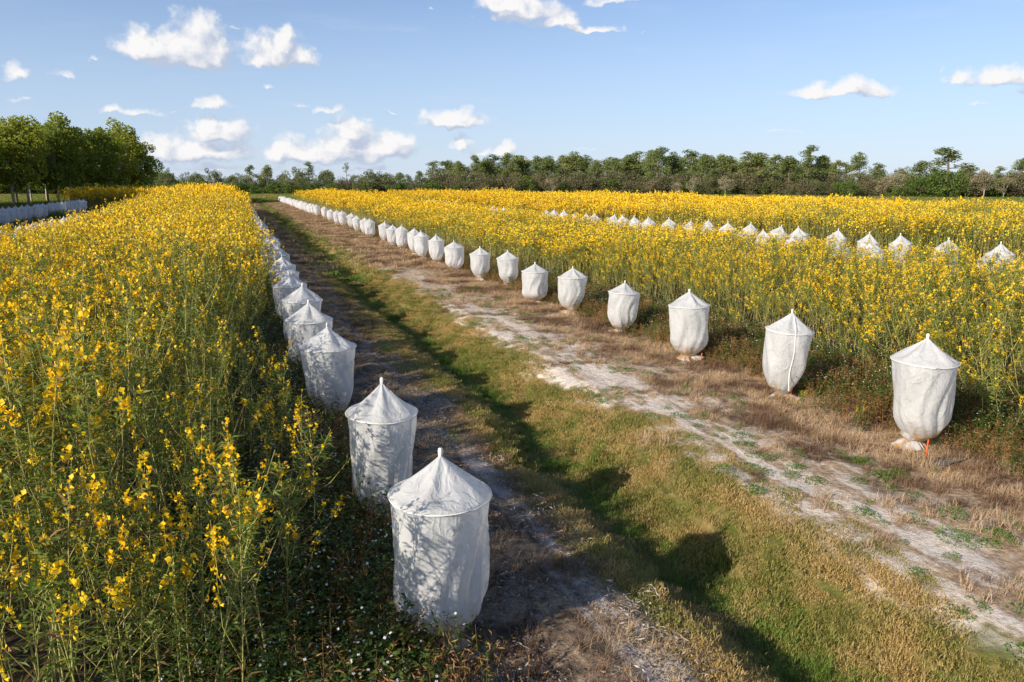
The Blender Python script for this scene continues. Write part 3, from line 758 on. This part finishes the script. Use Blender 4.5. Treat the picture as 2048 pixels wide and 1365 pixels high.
tuft(905, 880, .5, bushy, 'weed_clump', 'dark green weed clump on the soil right of the second left cover', 'weed')

# ------------------------------------------------------------------ net covers over young trees
def cover_meshes(seed, lean=0.0, full=0.0, tp=0.0):
    """a tied white mesh bag: pleated cone on a hoop, loose wall, gathered neck, flared skirt; 1.5 m tall, hoop radius 0.4"""
    rng = np.random.default_rng(seed); n = 72
    A = np.arange(n) / n * 2 * PI
    ph = rng.uniform(0, 2 * PI, 12); zr = 1.20
    kf = rng.integers(7, 12)
    def ring(z, r, amp, z_j=0.0, cx=0, cy=0, tw=0.0):
        a = A + tw
        w = np.zeros(n)
        a = a + .25 * math.sin(z * 5 + ph[6])
        for q, f in enumerate((3, 5, kf, kf * 2 - 3, 2)): w += (1, .7, .8, .45, .6)[q] * np.sin(f * a + ph[q] + z * (2.5, -3.5, 1.5, 4, 1.2)[q])
        rr = r * (1 + amp * w * .5)
        return np.stack([cx + np.cos(A) * rr, cy + np.sin(A) * rr, np.full(n, z) + z_j * w], 1)
    prof = []
    # cone: apex to hoop, slightly concave with pleats
    for t in np.linspace(.03, 1, 13):
        pleat = .16 * math.sin(PI * t ** .8) * (1 if t < 1 else 0)
        tri = lambda f, p: np.abs(((A * f / (2 * PI) + p) % 1) * 2 - 1) * 2 - 1
        w = tri(5, ph[7]) * .9 + tri(7, ph[8] + t * .2) * .6 + tri(3, ph[9]) * .7
        rr = .4 * t * (1 + w * pleat * .42); zc = 1.50 - (1.50 - zr) * t ** .95 - .025 * math.sin(PI * t)
        zc = zc + .018 * math.sin(PI * t) * w
        prof.append(np.stack([np.cos(A) * rr, np.sin(A) * rr, zc * np.ones(n)], 1))
    bulge = .02 + .05 * full
    zs = np.linspace(1.185, .10, 30)
    for z in zs:
        u = (1.185 - z) / (1.185 - .20)
        zc = .42 + tp; rc = .388 - (.085 - .065 * full) * (1.185 - zc) / .985
        if z > zc: r = .388 - .006 * math.sin(min((1.185 - z) / (1.185 - zc), 1) * PI) - (.085 - .065 * full) * (1.185 - z) / .985
        else:
            v = (z - .10) / (zc - .10); r = .07 + (rc - .07) * math.sin(min(v, 1) * PI / 2) ** (.72 - .17 * full)
        am = (.055 + .07 * u * u) * min(1, u * 6 + .15)
        if z < .3: am = .11
        prof.append(ring(z, r, am, .006 * u, lean * (1.2 - z) * .25 * (z > .2)))
    k = len(prof)
    V = np.concatenate(prof); i, j = np.meshgrid(np.arange(k - 1), np.arange(n), indexing='ij'); j2 = (j + 1) % n
    F = np.stack([i * n + j, i * n + j2, (i + 1) * n + j2, (i + 1) * n + j], -1).reshape(-1, 4)
    cov = mesh_np('cover', V, F, [M['fabric']], smooth=True)
    # skirt below the tie
    prof = []
    for t in np.linspace(0, 1, 8):
        z = .135 - .135 * t; prof.append(ring(z, .045 + .17 * t ** .7, .3, .03 * t, .03 * t, -.02 * t))
    k = len(prof); V = np.concatenate(prof); V[:, 2] = np.maximum(V[:, 2], .002)
    i, j = np.meshgrid(np.arange(k - 1), np.arange(n), indexing='ij'); j2 = (j + 1) % n
    F = np.stack([i * n + j, i * n + j2, (i + 1) * n + j2, (i + 1) * n + j], -1).reshape(-1, 4)
    sk = mesh_np('skirt', V, F, [M['fabric']], smooth=True)
    return cov, sk
covers = [cover_meshes(500 + s, (s % 3 - 1) * .2, (0, .5, .2, 0, 1, .1, 0)[s], (.30, .10, .18, .08, 0, .34, .22)[s]) for s in range(7)]
def ringmesh(r, z, t, sides=6, mat='ring'):
    mb = MB(); a = np.linspace(0, 2 * PI, 49); wob = .004 * np.sin(3 * a)
    mb.tube(np.stack([np.cos(a) * r, np.sin(a) * r, z + wob], 1), t, sides); return mb.mesh('hoop', [M[mat]], True)
hoop = ringmesh(.402, 1.195, .0055)
tie = ringmesh(.062, .108, .008, 5, 'rope')
mb = MB()
zz = np.array([0, .012, .03, .05, .066, .075]); rr = np.array([.012, .018, .022, .026, .020, .006])
for q in range(3):   # bunched cloth above the apex
    a = q * 2.1; off = np.array([math.cos(a) * .008, math.sin(a) * .008, 0])
    mb.tube(np.stack([np.zeros(6), np.zeros(6), 1.478 + zz * .95], 1) + off, rr * .55, 8)
knot = mb.mesh('top_knot', [M['ring']], True)
mb = MB(); mb.tube([[0, 0, 0], [0, 0, .7], [0, 0, 1.49]], .009, 6); pole = mb.mesh('pole', [M['pole']], True)
def seam(seed, L):
    rng = np.random.default_rng(seed); mb = MB(); a0 = -2.0; pts = []
    for t in np.linspace(.25, 1, 8): r = .4 * t + .012; pts.append((r, 1.50 - .30 * t ** .97 + .012))
    for z in np.linspace(1.16, 1.2 - L, 9): u = (1.185 - z) / .985; pts.append((.397 - .03 * math.sin(min(u, 1) * PI) - .035 * u, z))
    P = [np.array([math.cos(a0 + .04 * math.sin(z * 9)) * r, math.sin(a0 + .04 * math.sin(z * 9)) * r, z]) for r, z in pts]
    P = np.array(P); w = np.array([-math.sin(a0), math.cos(a0), 0]) * .009; out = np.array([math.cos(a0), math.sin(a0), 0]) * .006
    k = len(P); V = np.concatenate([P + w, P + out, P - w]); F = []
    for q in range(k - 1): F += [[q, q + 1, k + q + 1, k + q], [k + q, k + q + 1, 2 * k + q + 1, 2 * k + q]]
    mb.add(V, F); return mb.mesh('seam_strip', [M['ring']], True)
seams = [seam(1, .95), seam(2, .6)]
# joined version for covers too far off to show their parts
def joined(cv):
    mb = MB()
    for me in (cv[0], cv[1], hoop, knot):
        V = np.empty(len(me.vertices) * 3, np.float32); me.vertices.foreach_get('co', V)
        I = np.array([p.vertices[:] for p in me.polygons]); mb.add(V.reshape(-1, 3), I, 1 if me in (hoop, knot) else 0)
    return mb.mesh('plant_cover', [M['fabric'], M['ring']], True)
far_cov = [joined(c) for c in covers[:5]]
YN = {}
def young_label(group):
    YN[group] = YN.get(group, 0) + 1
    side = 'shaded left row' if 'left' in group else ('sunny right row' if 'right' in group else 'row within the crop')
    return 'young tree faintly visible inside the %s cover of the %s' % (ORD[YN[group] - 1], side)
def young_tree(seed):
    rng = np.random.default_rng(seed); a, b = MB(), MB()
    a.tube([[0, .02, 0], [.01, .03, .4], [0, .02, .85]], [.014, .012, .006], 6)
    for q in range(7):
        t = rng.uniform(.3, .8); an = rng.uniform(0, 6.28); a.tube([[.01, .03, t], [math.cos(an) * .2, math.sin(an) * .2, t + .2]], [.006, .003], 4)
    k = 230; c = rng.normal(0, 1, (k, 3)) * [.13, .13, .22] + [0, 0, .75]
    c[:, :2] *= np.minimum(1, .27 / (np.linalg.norm(c[:, :2], axis=1) + 1e-6))[:, None]; c[:, 2] = np.clip(c[:, 2], .3, 1.12)
    b.leaves(c, rng.normal(size=(k, 3)), rng.uniform(.05, .08, k), rng.uniform(.025, .04, k), 0, rng=rng)
    return a.mesh('trunk', [M['bark']]), b.mesh('crown', [M['bush_leaf']])
young = [young_tree(s) for s in range(3)]
def place_net(X, Y, h=1.5, w=1.0, label='', group='', v=0, rz=0., tilt=(0., 0.), seamk=None):
    z = float(ground_z(X, Y)) - .01
    s = (w, w, h / 1.56)
    if depth(X, Y) > 42:
        o = link('plant_cover', far_cov[v % 5], None, (X, Y, z), (tilt[0], tilt[1], rz), s); tag(o, label, 'plant cover', group); return o
    t = empty('plant_cover', (X, Y, z), rz, s, tilt)
    tag(t, label, 'plant cover', group)
    if depth(X, Y) < 24:
        o = empty('young_tree', (X, Y, z), rz, (w, w, h / 1.56)); tag(o, young_label(group), 'tree', 'young trees inside the covers')
        y_ = young[v % 3]; link('trunk', y_[0], o); link('crown', y_[1], o)
    c, sk = covers[v % len(covers)]
    cv = link('cover', c, t); sko = link('skirt', sk, t); link('hoop', hoop, t); link('tie_cord', tie, sko); link('top_knot', knot, t); link('pole', pole, t)
    if seamk is not None: link('seam_strip', seams[seamk], cv)
    return t
rng = np.random.default_rng(77)
# left row
def net_pix(bx, by, tx, ty, w):
    X, Y = unp(bx, by); d = ray(tx, ty); t = math.hypot(X, Y) / math.hypot(d[0], d[1]); return (X, Y, EYE + d[2] * t, w)
LY = [net_pix(880, 1283, 889, 897, .93), net_pix(765, 1045, 755, 748, .88), (1.08, 10.66, 1.52, .98), (1.02, 13.0, 1.5, .98), (1.06, 15.3, 1.5, .98), (1.05, 17.8, 1.48, .97), (1.08, 20.4, 1.48, .95)]
for q in range(46):
    LY.append((1.15 + rng.normal(0, .05), 23.0 + q * 2.55 + rng.normal(0, .12), 1.45 * rng.uniform(.93, 1.06), rng.uniform(.9, 1)))
GL = 'net covers in the shaded left row'

lab = {0: 'largest and nearest white net cover, sunlit, with a wide wrinkled bag on dark soil', 1: 'second net cover of the left row, bluish shade, behind the nearest one',
       2: 'third net cover of the left row, its foot hidden in brown weeds'}
for q, (X, Y, h, w) in enumerate(LY):
    l = lab.get(q) or (('%s net cover from the front in the shaded left row against the flower bed' % ORD[q]) if q < 14 else 'small far net cover in the distant stretch of the left row')
    place_net(X, Y, h, w, l, GL, (4, 3, 0, 1, 2, 5, 6)[q] if q < 7 else int(rng.integers(0, 7)), (.3, 1.2, 2.0)[q] if q < 3 else rng.uniform(0, 6), (rng.normal(0, .03), rng.normal(0, .03)), (None, 0)[q] if q < 2 else None)
# right row
RYk = []
for bx, by, ty, w, v in ((1826, 898, 665, .98, 3), (1561, 797, 613, .93, 0), (1376, 720, 577, .99, 1), (1241, 664, 557, .93, 2), (1144, 628, 533, 1.0, 5), (1069, 604, 522, 1.0, 4), (1016, 573, 500, .95, 6)):
    X, Y = unp(bx, by); d = ray(bx, ty); t = math.hypot(X, Y) / math.hypot(d[0], d[1]); RYk.append((X, Y, EYE + d[2] * t, w, v))
for x in (955, 909, 873, 848, 828, 802, 784, 763, 740, 726, 714, 697, 685, 674, 659, 647, 633):
    Y = on_x(x, 8.05)
    RYk.append((8.05 + rng.normal(0, .06), Y, rng.uniform(1.18, 1.36), rng.uniform(.86, 1.0), int(rng.integers(0, 7))))
Y = RYk[-1][1]
while Y < 150:
    Y += 2.6 + rng.normal(0, .25); RYk.append((8.0 + rng.normal(0, .07), Y, rng.uniform(1.15, 1.35), rng.uniform(.85, 1.0), int(rng.integers(0, 7))))
GR = 'net covers in the sunny right row'
lab = {0: 'large net cover nearest the right edge, amber stained foot beside an orange tag', 1: 'second net cover of the right row, narrow with a long pale seam down the front',
       2: 'third net cover of the right row, with a bunched cream foot and orange tag', 3: 'fourth net cover of the right row, its hoop tilted, close to a thin yellow stake'}
for q, (X, Y, h, w, v) in enumerate(RYk):
    l = lab.get(q) or (('%s net cover from the front in the sunny right row before the yellow crop' % ORD[q]) if q < 24 else 'tiny far net cover in the distant stretch of the right row')
    place_net(X, Y, h, w, l, GR, v, (2.6, 0.0, 1.0, 4.0, 2.2, .4, 3.3)[q] if q < 7 else rng.uniform(0, 6), (rng.normal(0, .035), rng.normal(0, .035) - (.07 if q == 3 else 0)), (1, 0)[q] if q < 2 else None)
# second double row in the field
T2 = [(2005, 481), (1979, 492), (1895, 472), (1869, 492), (1808, 464), (1758, 478), (1733, 462), (1670, 456), (1683, 475), (1606, 450), (1593, 464), (1548, 447), (1529, 457), (1499, 443),
      (1472, 454), (1456, 442), (1413, 437), (1375, 437), (1341, 434), (1301, 432), (1274, 430), (1251, 428), (1220, 426), (1189, 425), (1170, 425), (1174, 435), (1157, 433), (1131, 418),
      (1148, 424), (1108, 417), (1090, 418), (1014, 412), (999, 412), (990, 411), (984, 412), (905, 401), (893, 400), (882, 399), (868, 398), (855, 397)]
G2 = 'net covers half buried in the yellow crop'
for q, (x, y) in enumerate(T2):
    X, Y = unp(x, y, 1.72)
    l = ('%s net cover from the right edge, half sunk in the yellow crop of the field' % ORD[q]) if q < 20 else 'tiny pointed net top showing above the far yellow crop'
    place_net(X, Y, 1.72, rng.uniform(.9, 1.05), l, G2, int(rng.integers(0, 7)), rng.uniform(0, 6), (rng.normal(0, .09), rng.normal(0, .09)))
# rows left of the tall bed
for q in range(27):
    place_net(-9.9 + rng.normal(0, .06), 30 + q * 2.5, 1.5, .98, 'shaded net cover in the row just behind the left flower bed', 'net covers behind the left bed', q, rng.uniform(0, 6))
for q in range(24):
    place_net(-18.0 + rng.normal(0, .06), 60 + q * 2.1, 1.6, 1.0, 'bluish net cover in the far left row below the grove trunks', 'net covers below the grove', q + 3, rng.uniform(0, 6))

# tags, stake, hose
def flag_tag(x, y, z, label, lean=.1, h=.22):
    mb = MB(); mb.tube([[0, 0, 0], [0, 0, h * .5], [lean * h, 0, h]], .004, 5)
    V = np.array([[-.014, .006, .03], [.014, .006, .03], [.018 + lean * h, .010, h], [-.012 + lean * h, .010, h], [-.014, .002, .03], [.014, .002, .03], [.018 + lean * h, .006, h], [-.012 + lean * h, .006, h]])
    mb.add(V, [[0, 1, 2, 3], [7, 6, 5, 4], [0, 4, 5, 1], [2, 6, 7, 3], [1, 5, 6, 2], [0, 3, 7, 4]])
    X, Y = unp(x, y); o = link('marker_tag', mb.mesh('marker_tag', [M['orange']]), None, (X, Y, float(ground_z(X, Y))), (0, 0, .3)); tag(o, label, 'marker tag', 'orange marker tags'); return o
flag_tag(1852, 917, 0, 'orange plastic tag stake at the foot of the nearest right cover', .1, .23)
flag_tag(1580, 800, 0, 'orange tag stake beside the foot of the second right cover', .25, .2)
flag_tag(1402, 728, 0, 'orange tag stake right of the third right cover', .1, .2)
flag_tag(886, 1332, 0, 'small orange tag in dark weeds below the nearest left cover', .0, .10)
mb = MB(); mb.tube([[0, 0, 0], [.01, 0, .4], [.0, 0, .62]], .009, 5)
X, Y = unp(1308, 655); o = link('stake', mb.mesh('stake', [M['yellow_paint']]), None, (X, Y, 0)); tag(o, 'thin yellow stake standing between the third and fourth right covers', 'stake')
mb = MB()
for q in range(3):
    a = np.linspace(0, 5.2 + q * .4, 22) + q; r = .10 + .015 * q
    mb.tube(np.stack([np.cos(a) * r * 1.6 + .05 * q, np.sin(a) * r * .8, .012 + .012 * q + .006 * np.sin(3 * a)], 1), .006, 5)
X, Y = unp(1890, 932); o = link('hose', mb.mesh('hose', [M['hose']]), None, (X, Y, float(ground_z(X, Y)) + .02)); tag(o, 'coil of thin dark hose on the soil right of the nearest right cover', 'hose')

# ------------------------------------------------------------------ trees
def crown_cards(mb, clumps, per, size, rng, m=1, up=.3):
    C = []
    for c, r in clumps:
        k = int(per * (r[0] * r[1] * r[2]) ** .5 * 1.0) + 8
        d = rng.normal(size=(k, 3)); d /= np.linalg.norm(d, axis=1)[:, None]
        rad = rng.uniform(.45, 1.0, k)[:, None] ** .6
        C.append(np.array(c) + d * rad * np.array(r))
    C = np.concatenate(C); mb.cards(C, size * rng.uniform(.6, 1.4, len(C)), m, rng, up, .7)
def tree_pine(seed, H=11., R_=2.2, bare=.5, n=26, thin=False):
    rng = np.random.default_rng(seed); tr, cr = MB(), MB()
    b = rng.uniform(-.04, .04, 2) * H
    P = lambda t: np.array([b[0] * math.sin(t * 2.5), b[1] * math.sin(t * 3), H * t])
    tr.tube([P(t) for t in np.linspace(0, .97, 8)], np.linspace(.20, .05, 8) * H / 11, 6)
    cl = []
    for q in range(n):
        t = bare + (1 - bare) * rng.uniform(0, 1) ** .8; u = (t - bare) / (1 - bare)
        L = R_ * (1 - .65 * u ** 1.6) * rng.uniform(.45, 1.05) * (.65 + .35 * min(1, u * 4)); a = rng.uniform(0, 2 * PI)
        p0 = P(t * .97); e = p0 + np.array([math.cos(a) * L, math.sin(a) * L, L * rng.uniform(.1, .45)])
        tr.tube([p0, (p0 + e) / 2 + [0, 0, -.05 * L], e], [.05, .035, .015], 4)
        rr = rng.uniform(.5, .95) * (R_ / 2.2) ** .5
        cl.append((e, (rr, rr, rr * .8)))
        if rng.random() < .5 and not thin: cl.append(((p0 + e) / 2 + [0, 0, .25], (rr * .7, rr * .7, rr * .45)))
    cl.append((P(1.0), (.7, .7, .5)))
    crown_cards(cr, cl, 105, .24, rng, 0, .8)
    return tr.mesh('trunk', [M['bark']], True), cr.mesh('crown', [M['pine_leaf']])
def tree_broad(seed, H=8., R_=4., bare=.15, n=46, leaf='oak_leaf', bark='bark', size=.26, per=110, rb=1.0, tr_r=.25, flat=.8):
    rng = np.random.default_rng(seed); tr, cr = MB(), MB()
    tr.tube([[0, 0, 0], [.1, .05, H * .3], [.0, .1, H * .62]], [tr_r, tr_r * .7, tr_r * .25], 7)
    cl = []
    hz = H * (1 - bare) / 2
    for q in range(n):
        d = rng.normal(size=3); d /= np.linalg.norm(d); s = rng.uniform(.45, 1) ** .5
        wob = 1 + .22 * math.sin(3 * math.atan2(d[1], d[0]) + seed) + rng.normal(0, .08)
        c = np.array([d[0] * (R_ - rb * .5) * wob * s, d[1] * (R_ - rb * .5) * wob * s, H * bare + hz + d[2] * (hz - rb * .4) * s])
        c[:2] *= 1 - .25 * max(0, -d[2])
        r = rb * rng.uniform(.6, 1.25)
        cl.append((c, (r, r, r * flat)))
        if q % 3 == 0: tr.tube([[0, .05, H * rng.uniform(.2, .5)], (c * .5 + np.array([0, 0, H * .2])), c], [tr_r * .35, tr_r * .2, .02], 4)
    crown_cards(cr, cl, per, size, rng, 0, .4)
    return tr.mesh('trunk', [M[bark]], True), cr.mesh('crown', [M[leaf]])
def tree_palm(seed, H=5.):
    rng = np.random.default_rng(seed); tr, cr = MB(), MB()
    tr.tube([[0, 0, 0], [.1, 0, H * .5], [.05, .05, H]], [.2, .17, .19], 7)
    for q in range(26):
        a = rng.uniform(0, 2 * PI); e = rng.uniform(-.7, 1.1); L = rng.uniform(1.0, 1.5)
        d = np.array([math.cos(a) * math.cos(e), math.sin(a) * math.cos(e), math.sin(e)]); o = np.array([.05, .05, H]) + d * L * .5
        side = np.array([-math.sin(a), math.cos(a), 0]); k = 11
        t = np.linspace(-1.2, 1.2, k)
        dd = np.cos(t)[:, None] * d + np.sin(t)[:, None] * side + np.array([0, 0, -.15])
        cr.leaves(np.tile(o, (k, 1)), dd, .8, .11, 0, np.tile([0, 0, 1.], (k, 1)), .3, rng); tr.tube([[.05, .05, H], o], .02, 3)
    return tr.mesh('trunk', [M['bark']], True), cr.mesh('crown', [M['palm_leaf']])
pines = [tree_pine(600 + s, 11, (2.0, 2.5, 1.8, 2.3)[s], (.42, .34, .48, .28)[s], (30, 36, 26, 40)[s]) for s in range(4)]
thinp = tree_pine(620, 11, 1.6, .62, 10, True)
oaks = [tree_broad(630 + s, 8, 4.6, .08, 60, 'oak_leaf', rb=1.15, flat=.7) for s in range(3)]
grove = [tree_broad(640 + s, 13, (3.4, 2.9, 3.7, 3.1)[s], .19, 66, 'grove_leaf', 'pale_bark', .34, 95, 1.05, .17, .8) for s in range(4)]
bushes = [tree_broad(650 + s, 3.4, 2.6, .0, 30, 'bush_leaf', 'bark', .19, 190, .75, .08) for s in range(3)]
scrubs = [tree_broad(660 + s, 4.6, 2.6, .0, 34, 'scrub_leaf', 'bark', .17, 150, .8, .07) for s in range(3)]
pales = [tree_broad(670 + s, 4.6, 1.9, .3, 24, 'pale_leaf', 'pale_bark', .16, 110, .6, .07) for s in range(2)]
palms = [tree_palm(680 + s) for s in range(2)]
def place_tree(kind, name, X, Y, h, base_h, label, cat, group, wscale=1.0, rz=None):
    if kind in pines: wscale *= rng.uniform(1.05, 1.6)
    t = empty(name, (X, Y, float(ground_z(X, Y)) - .05), rng.uniform(0, 6.28) if rz is None else rz)
    s = h / base_h; t.scale = (s * wscale, s * wscale, s)
    tag(t, label, cat, group)
    link('trunk', kind[0], t); link('crown', kind[1], t)
    return t
def base_y(x): return 391.5 + max(0, (x - 1200)) / 848 * 10
def at(x, dy=0.0):
    return unp(x, base_y(x) - dy)
def hpix(X, Y, x, ytop):
    d = ray(x, ytop); t = math.hypot(X, Y) / math.hypot(d[0], d[1]); return EYE + d[2] * t
rng = np.random.default_rng(88)
GP = 'pines in the far treeline'
PN = [(870, 322), (918, 322), (950, 310), (970, 316), (985, 310), (1012, 306), (1030, 316), (1048, 312), (1070, 312), (1098, 318), (1125, 310), (1145, 304), (1165, 320), (1195, 320),
      (1228, 316), (1250, 310), (1272, 303), (1297, 300), (1318, 294), (1345, 304), (1375, 300), (1405, 308), (1440, 308), (1455, 312), (1488, 304), (1520, 306), (1548, 309), (1578, 312),
      (1612, 291), (1640, 311), (1670, 320), (1715, 305), (1750, 326), (1835, 322), (1880, 295), (1925, 331), (1990, 333), (2040, 317), (505, 330), (535, 330), (622, 324), (800, 345), (840, 342), (655, 340)]
LBL = {1715: 'single pine with a rounded crown standing clear of the others', 1880: 'broad dark pine taller than its neighbours towards the right edge', 1612: 'tallest pine with a small tufted top in the middle of the treeline',
       2040: 'pine crown cut by the right edge of the frame', 870: 'isolated pine at the left end of the long treeline', 505: 'left one of two small pines beyond the end of the grass strip',
       535: 'right one of two small pines beyond the end of the grass strip', 622: 'wispy pine rising over a dark bush at the far end of the left row'}
for q, (x, yt) in enumerate(PN):
    X, Y = at(x, rng.uniform(0, 1.5)); h = hpix(X, Y, x, yt)
    w = {1880: 1.65, 1715: 1.15, 1612: 1.0}.get(x, rng.uniform(.95, 1.3))
    place_tree(pines[q % 4], 'pine_tree', X, Y, h, 11.3, LBL.get(x, 'tall pine in the dense far treeline beyond the yellow field'), 'pine', GP, w)
for q in range(88):      # second rank, filling the wood
    x = 885 + q * 10.4 + rng.uniform(-8, 8)
    if 1690 < x < 1820: continue
    X, Y = at(x, 2.6 + rng.uniform(0, 1)); yt = 312 + rng.uniform(-2, 26) + (8 if x < 950 else 0) + (14 if x > 1650 else 0)
    place_tree(pines[int(rng.integers(0, 4))], 'pine_tree', X, Y, hpix(X, Y, x, yt), 11.3, 'pine behind the front rank of the far treeline', 'pine', 'pines of the rear rank', 1.2)
X, Y = at(697); place_tree(thinp, 'pine_tree', X, Y, hpix(X, Y, 697, 326), 11.3, 'thin almost bare pine left of the wide dark oak', 'pine', GP, 1.0)
OK_ = [(332, 326, .62, 'broad tree just beyond the end of the grove'), (425, 333, .75, 'wide grey-green tree above the far flower bed'), (395, 345, .7, 'low broad tree left of the wide grey-green one'),
       (592, 328, .8, 'large dark tree at the far end of the left row'), (750, 336, 1.25, 'wide dark domed oak in the middle distance'), (470, 348, .8, 'low tree behind the end of the grass strip'), (725, 345, .8, 'smaller oak against the wide domed one')]
for q, (x, yt, w, l) in enumerate(OK_):
    X, Y = at(x, -.5); place_tree(oaks[q % 3], 'oak_tree', X, Y, hpix(X, Y, x, yt), 8.4, l, 'tree', 'broad trees in the distance', w)
for q in range(96):      # broad evergreens standing between the pines
    x = 870 + q * 12.4 + rng.uniform(-9, 9); X, Y = at(x, 2.0 + rng.uniform(-.8, .8)); yt = rng.uniform(318, 352) + (8 if x > 1650 else 0) + (10 if x < 960 else 0)
    place_tree(oaks[q % 3], 'evergreen_tree', X, Y, hpix(X, Y, x, yt), 8.4, 'dark broad evergreen tree filling the far wood between the pines', 'tree', 'broad evergreens in the far wood', .7)
for q in range(34):
    x = 330 + q * 16.5 + rng.uniform(-6, 6); X, Y = at(x, .6 + rng.uniform(0, .8)); yt = rng.uniform(338, 358)
    place_tree(oaks[q % 3], 'evergreen_tree', X, Y, hpix(X, Y, x, yt), 8.4, 'low broad tree in the distant band beyond the grass strip', 'tree', 'trees beyond the grass strip', .7)
for q in range(30):
    x = -20 + q * 12; X, Y = unp(x, 389)
    place_tree(bushes[q % 3], 'bush', X, Y, 6.5 * rng.uniform(.8, 1.2), 3.5, 'dark bush behind the trunks of the grove', 'bush', 'bushes behind the grove', 1.2)
# bushes and scrub in front of and under the pines
BL = {'bush': 'round green bush at the foot of the far treeline', 'scrub': 'grey-brown twiggy scrub bush at the foot of the far treeline', 'pale': 'pale tan feathery shrub in front of the dark pines'}
for q in range(190):
    x = 545 + q * 7.95 + rng.uniform(-5, 5)
    d = rng.uniform(-1.0, 1.2); X, Y = at(x, d)
    k = rng.random(); yt = rng.uniform(340, 378) + (4 if x > 1500 else 0)
    if x < 860: k = k * .5; yt = rng.uniform(352, 374)
    if x < 640: k = 0; yt = rng.uniform(350, 372)
    if k < .42: place_tree(bushes[q % 3], 'bush', X, Y, hpix(X, Y, x, yt + 8), 3.5, BL['bush'], 'bush', 'green bushes under the treeline', 1.0)
    else: place_tree(scrubs[q % 3], 'scrub_bush', X, Y, hpix(X, Y, x, yt - 6), 4.8, BL['scrub'], 'bush', 'brown scrub under the treeline', 1.15)
for x, yt in ((1385, 352), (1450, 350), (1300, 356), (1760, 352), (1790, 338), (1965, 338), (2005, 350), (1930, 350), (1355, 362), (1105, 352)):
    X, Y = at(x, -1.2); place_tree(pales[x % 2], 'pale_shrub', X, Y, hpix(X, Y, x, yt), 4.9, BL['pale'], 'shrub', 'pale shrubs before the treeline')
for x, yt, l in ((1690, 358, 'low rounded olive-green bush standing forward of the pines'), (1882, 336, 'large green bush below the broad dark pine'), (1905, 356, 'bright green bush at the edge of the far field'),
              (1840, 350, 'dark green bush left of the broad pine'), (1790, 368, 'small green bush right of the pale shrub')):
    X, Y = at(x, -1.8); place_tree(bushes[x % 3], 'bush', X, Y, hpix(X, Y, x, yt), 3.5, l, 'bush', 'green bushes before the pines', .95)
for x in (560, 600, 990, 1215, 545, 480):
    X, Y = at(x, -1.4); place_tree(palms[x % 2], 'palm_tree', X, Y, hpix(X, Y, x, 372), 6.0, 'small fan palm in the undergrowth of the far trees', 'palm', 'palms in the far undergrowth', 1.0)
for q in range(15):   # dark shrubs closing the end of the strip and the left
    x = 310 + q * 22 + rng.uniform(-5, 5); X, Y = at(x, -1.5)
    place_tree(bushes[q % 3], 'bush', X, Y, hpix(X, Y, x, rng.uniform(358, 374)), 3.5, 'dark green bush closing the end of the grass strip', 'bush', 'bushes at the end of the strip', 1.3)
# the grove at the left
for q in range(15):
    t = q / 11. - .27
    for r_ in range(3):
        X = -32.5 + 17.5 * t - r_ * 5.5 + rng.normal(0, .6); Y = 103 + 44 * t + r_ * 3.5 + rng.normal(0, 1)
        H = (13.6 - .6 * t) * rng.uniform(.80, 1.08)
        lb = ('%s tall leafy tree with a pale trunk from the near end of the grove front' % ORD[q]) if r_ == 0 else 'leafy tree inside the tall grove at the left'
        place_tree(grove[(q + r_) % 4], 'grove_tree', X, Y, H, 13.4, lb, 'tree', 'trees along the grove front' if r_ == 0 else 'trees inside the grove', .98)
for q in range(11):  # grove extended past the left edge, added to shade the left net covers
    for r_ in range(2):
        place_tree(grove[(q + r_) % 4], 'grove_tree', -29.8 - r_ * 4.5 + rng.normal(0, .4), 86 - q * 3.8, 13.2 * rng.uniform(.9, 1.05), 13.4, 'leafy tree added mostly outside the left edge to shade the left net covers', 'tree', 'added shade trees at the near end of the grove', .98)
# rough grass field before the far treeline
fieldg = [blades(95 + s, 420, 2.4, .3, .8, .05, .5).mesh('field_grass', [M['turf_green' if s else 'turf']]) for s in range(3)]
A, B, r2 = jgrid(-60, 200, 60, 240, 1.9, 123)
k = inview(A, B, 5) & (((A * .85 + B > 162 - 42 * sstep(44, 78, A)) & (A > 9)) | ((A < 9) & (B > 150)) | (A > 88) | ((A < -19) & (B > 60))) & (depth(A, B) < 225)
A, B = A[k], B[k]; print('field', len(A))
scatter('field_grass', np.stack([A, B, ground_z(A, B)], 1), r2.uniform(0, 6, len(A)), r2.uniform(.7, 1.6, len(A)), r2.integers(0, 3, len(A)), fieldg, None, 'rough green grass before the far trees', 'grass')
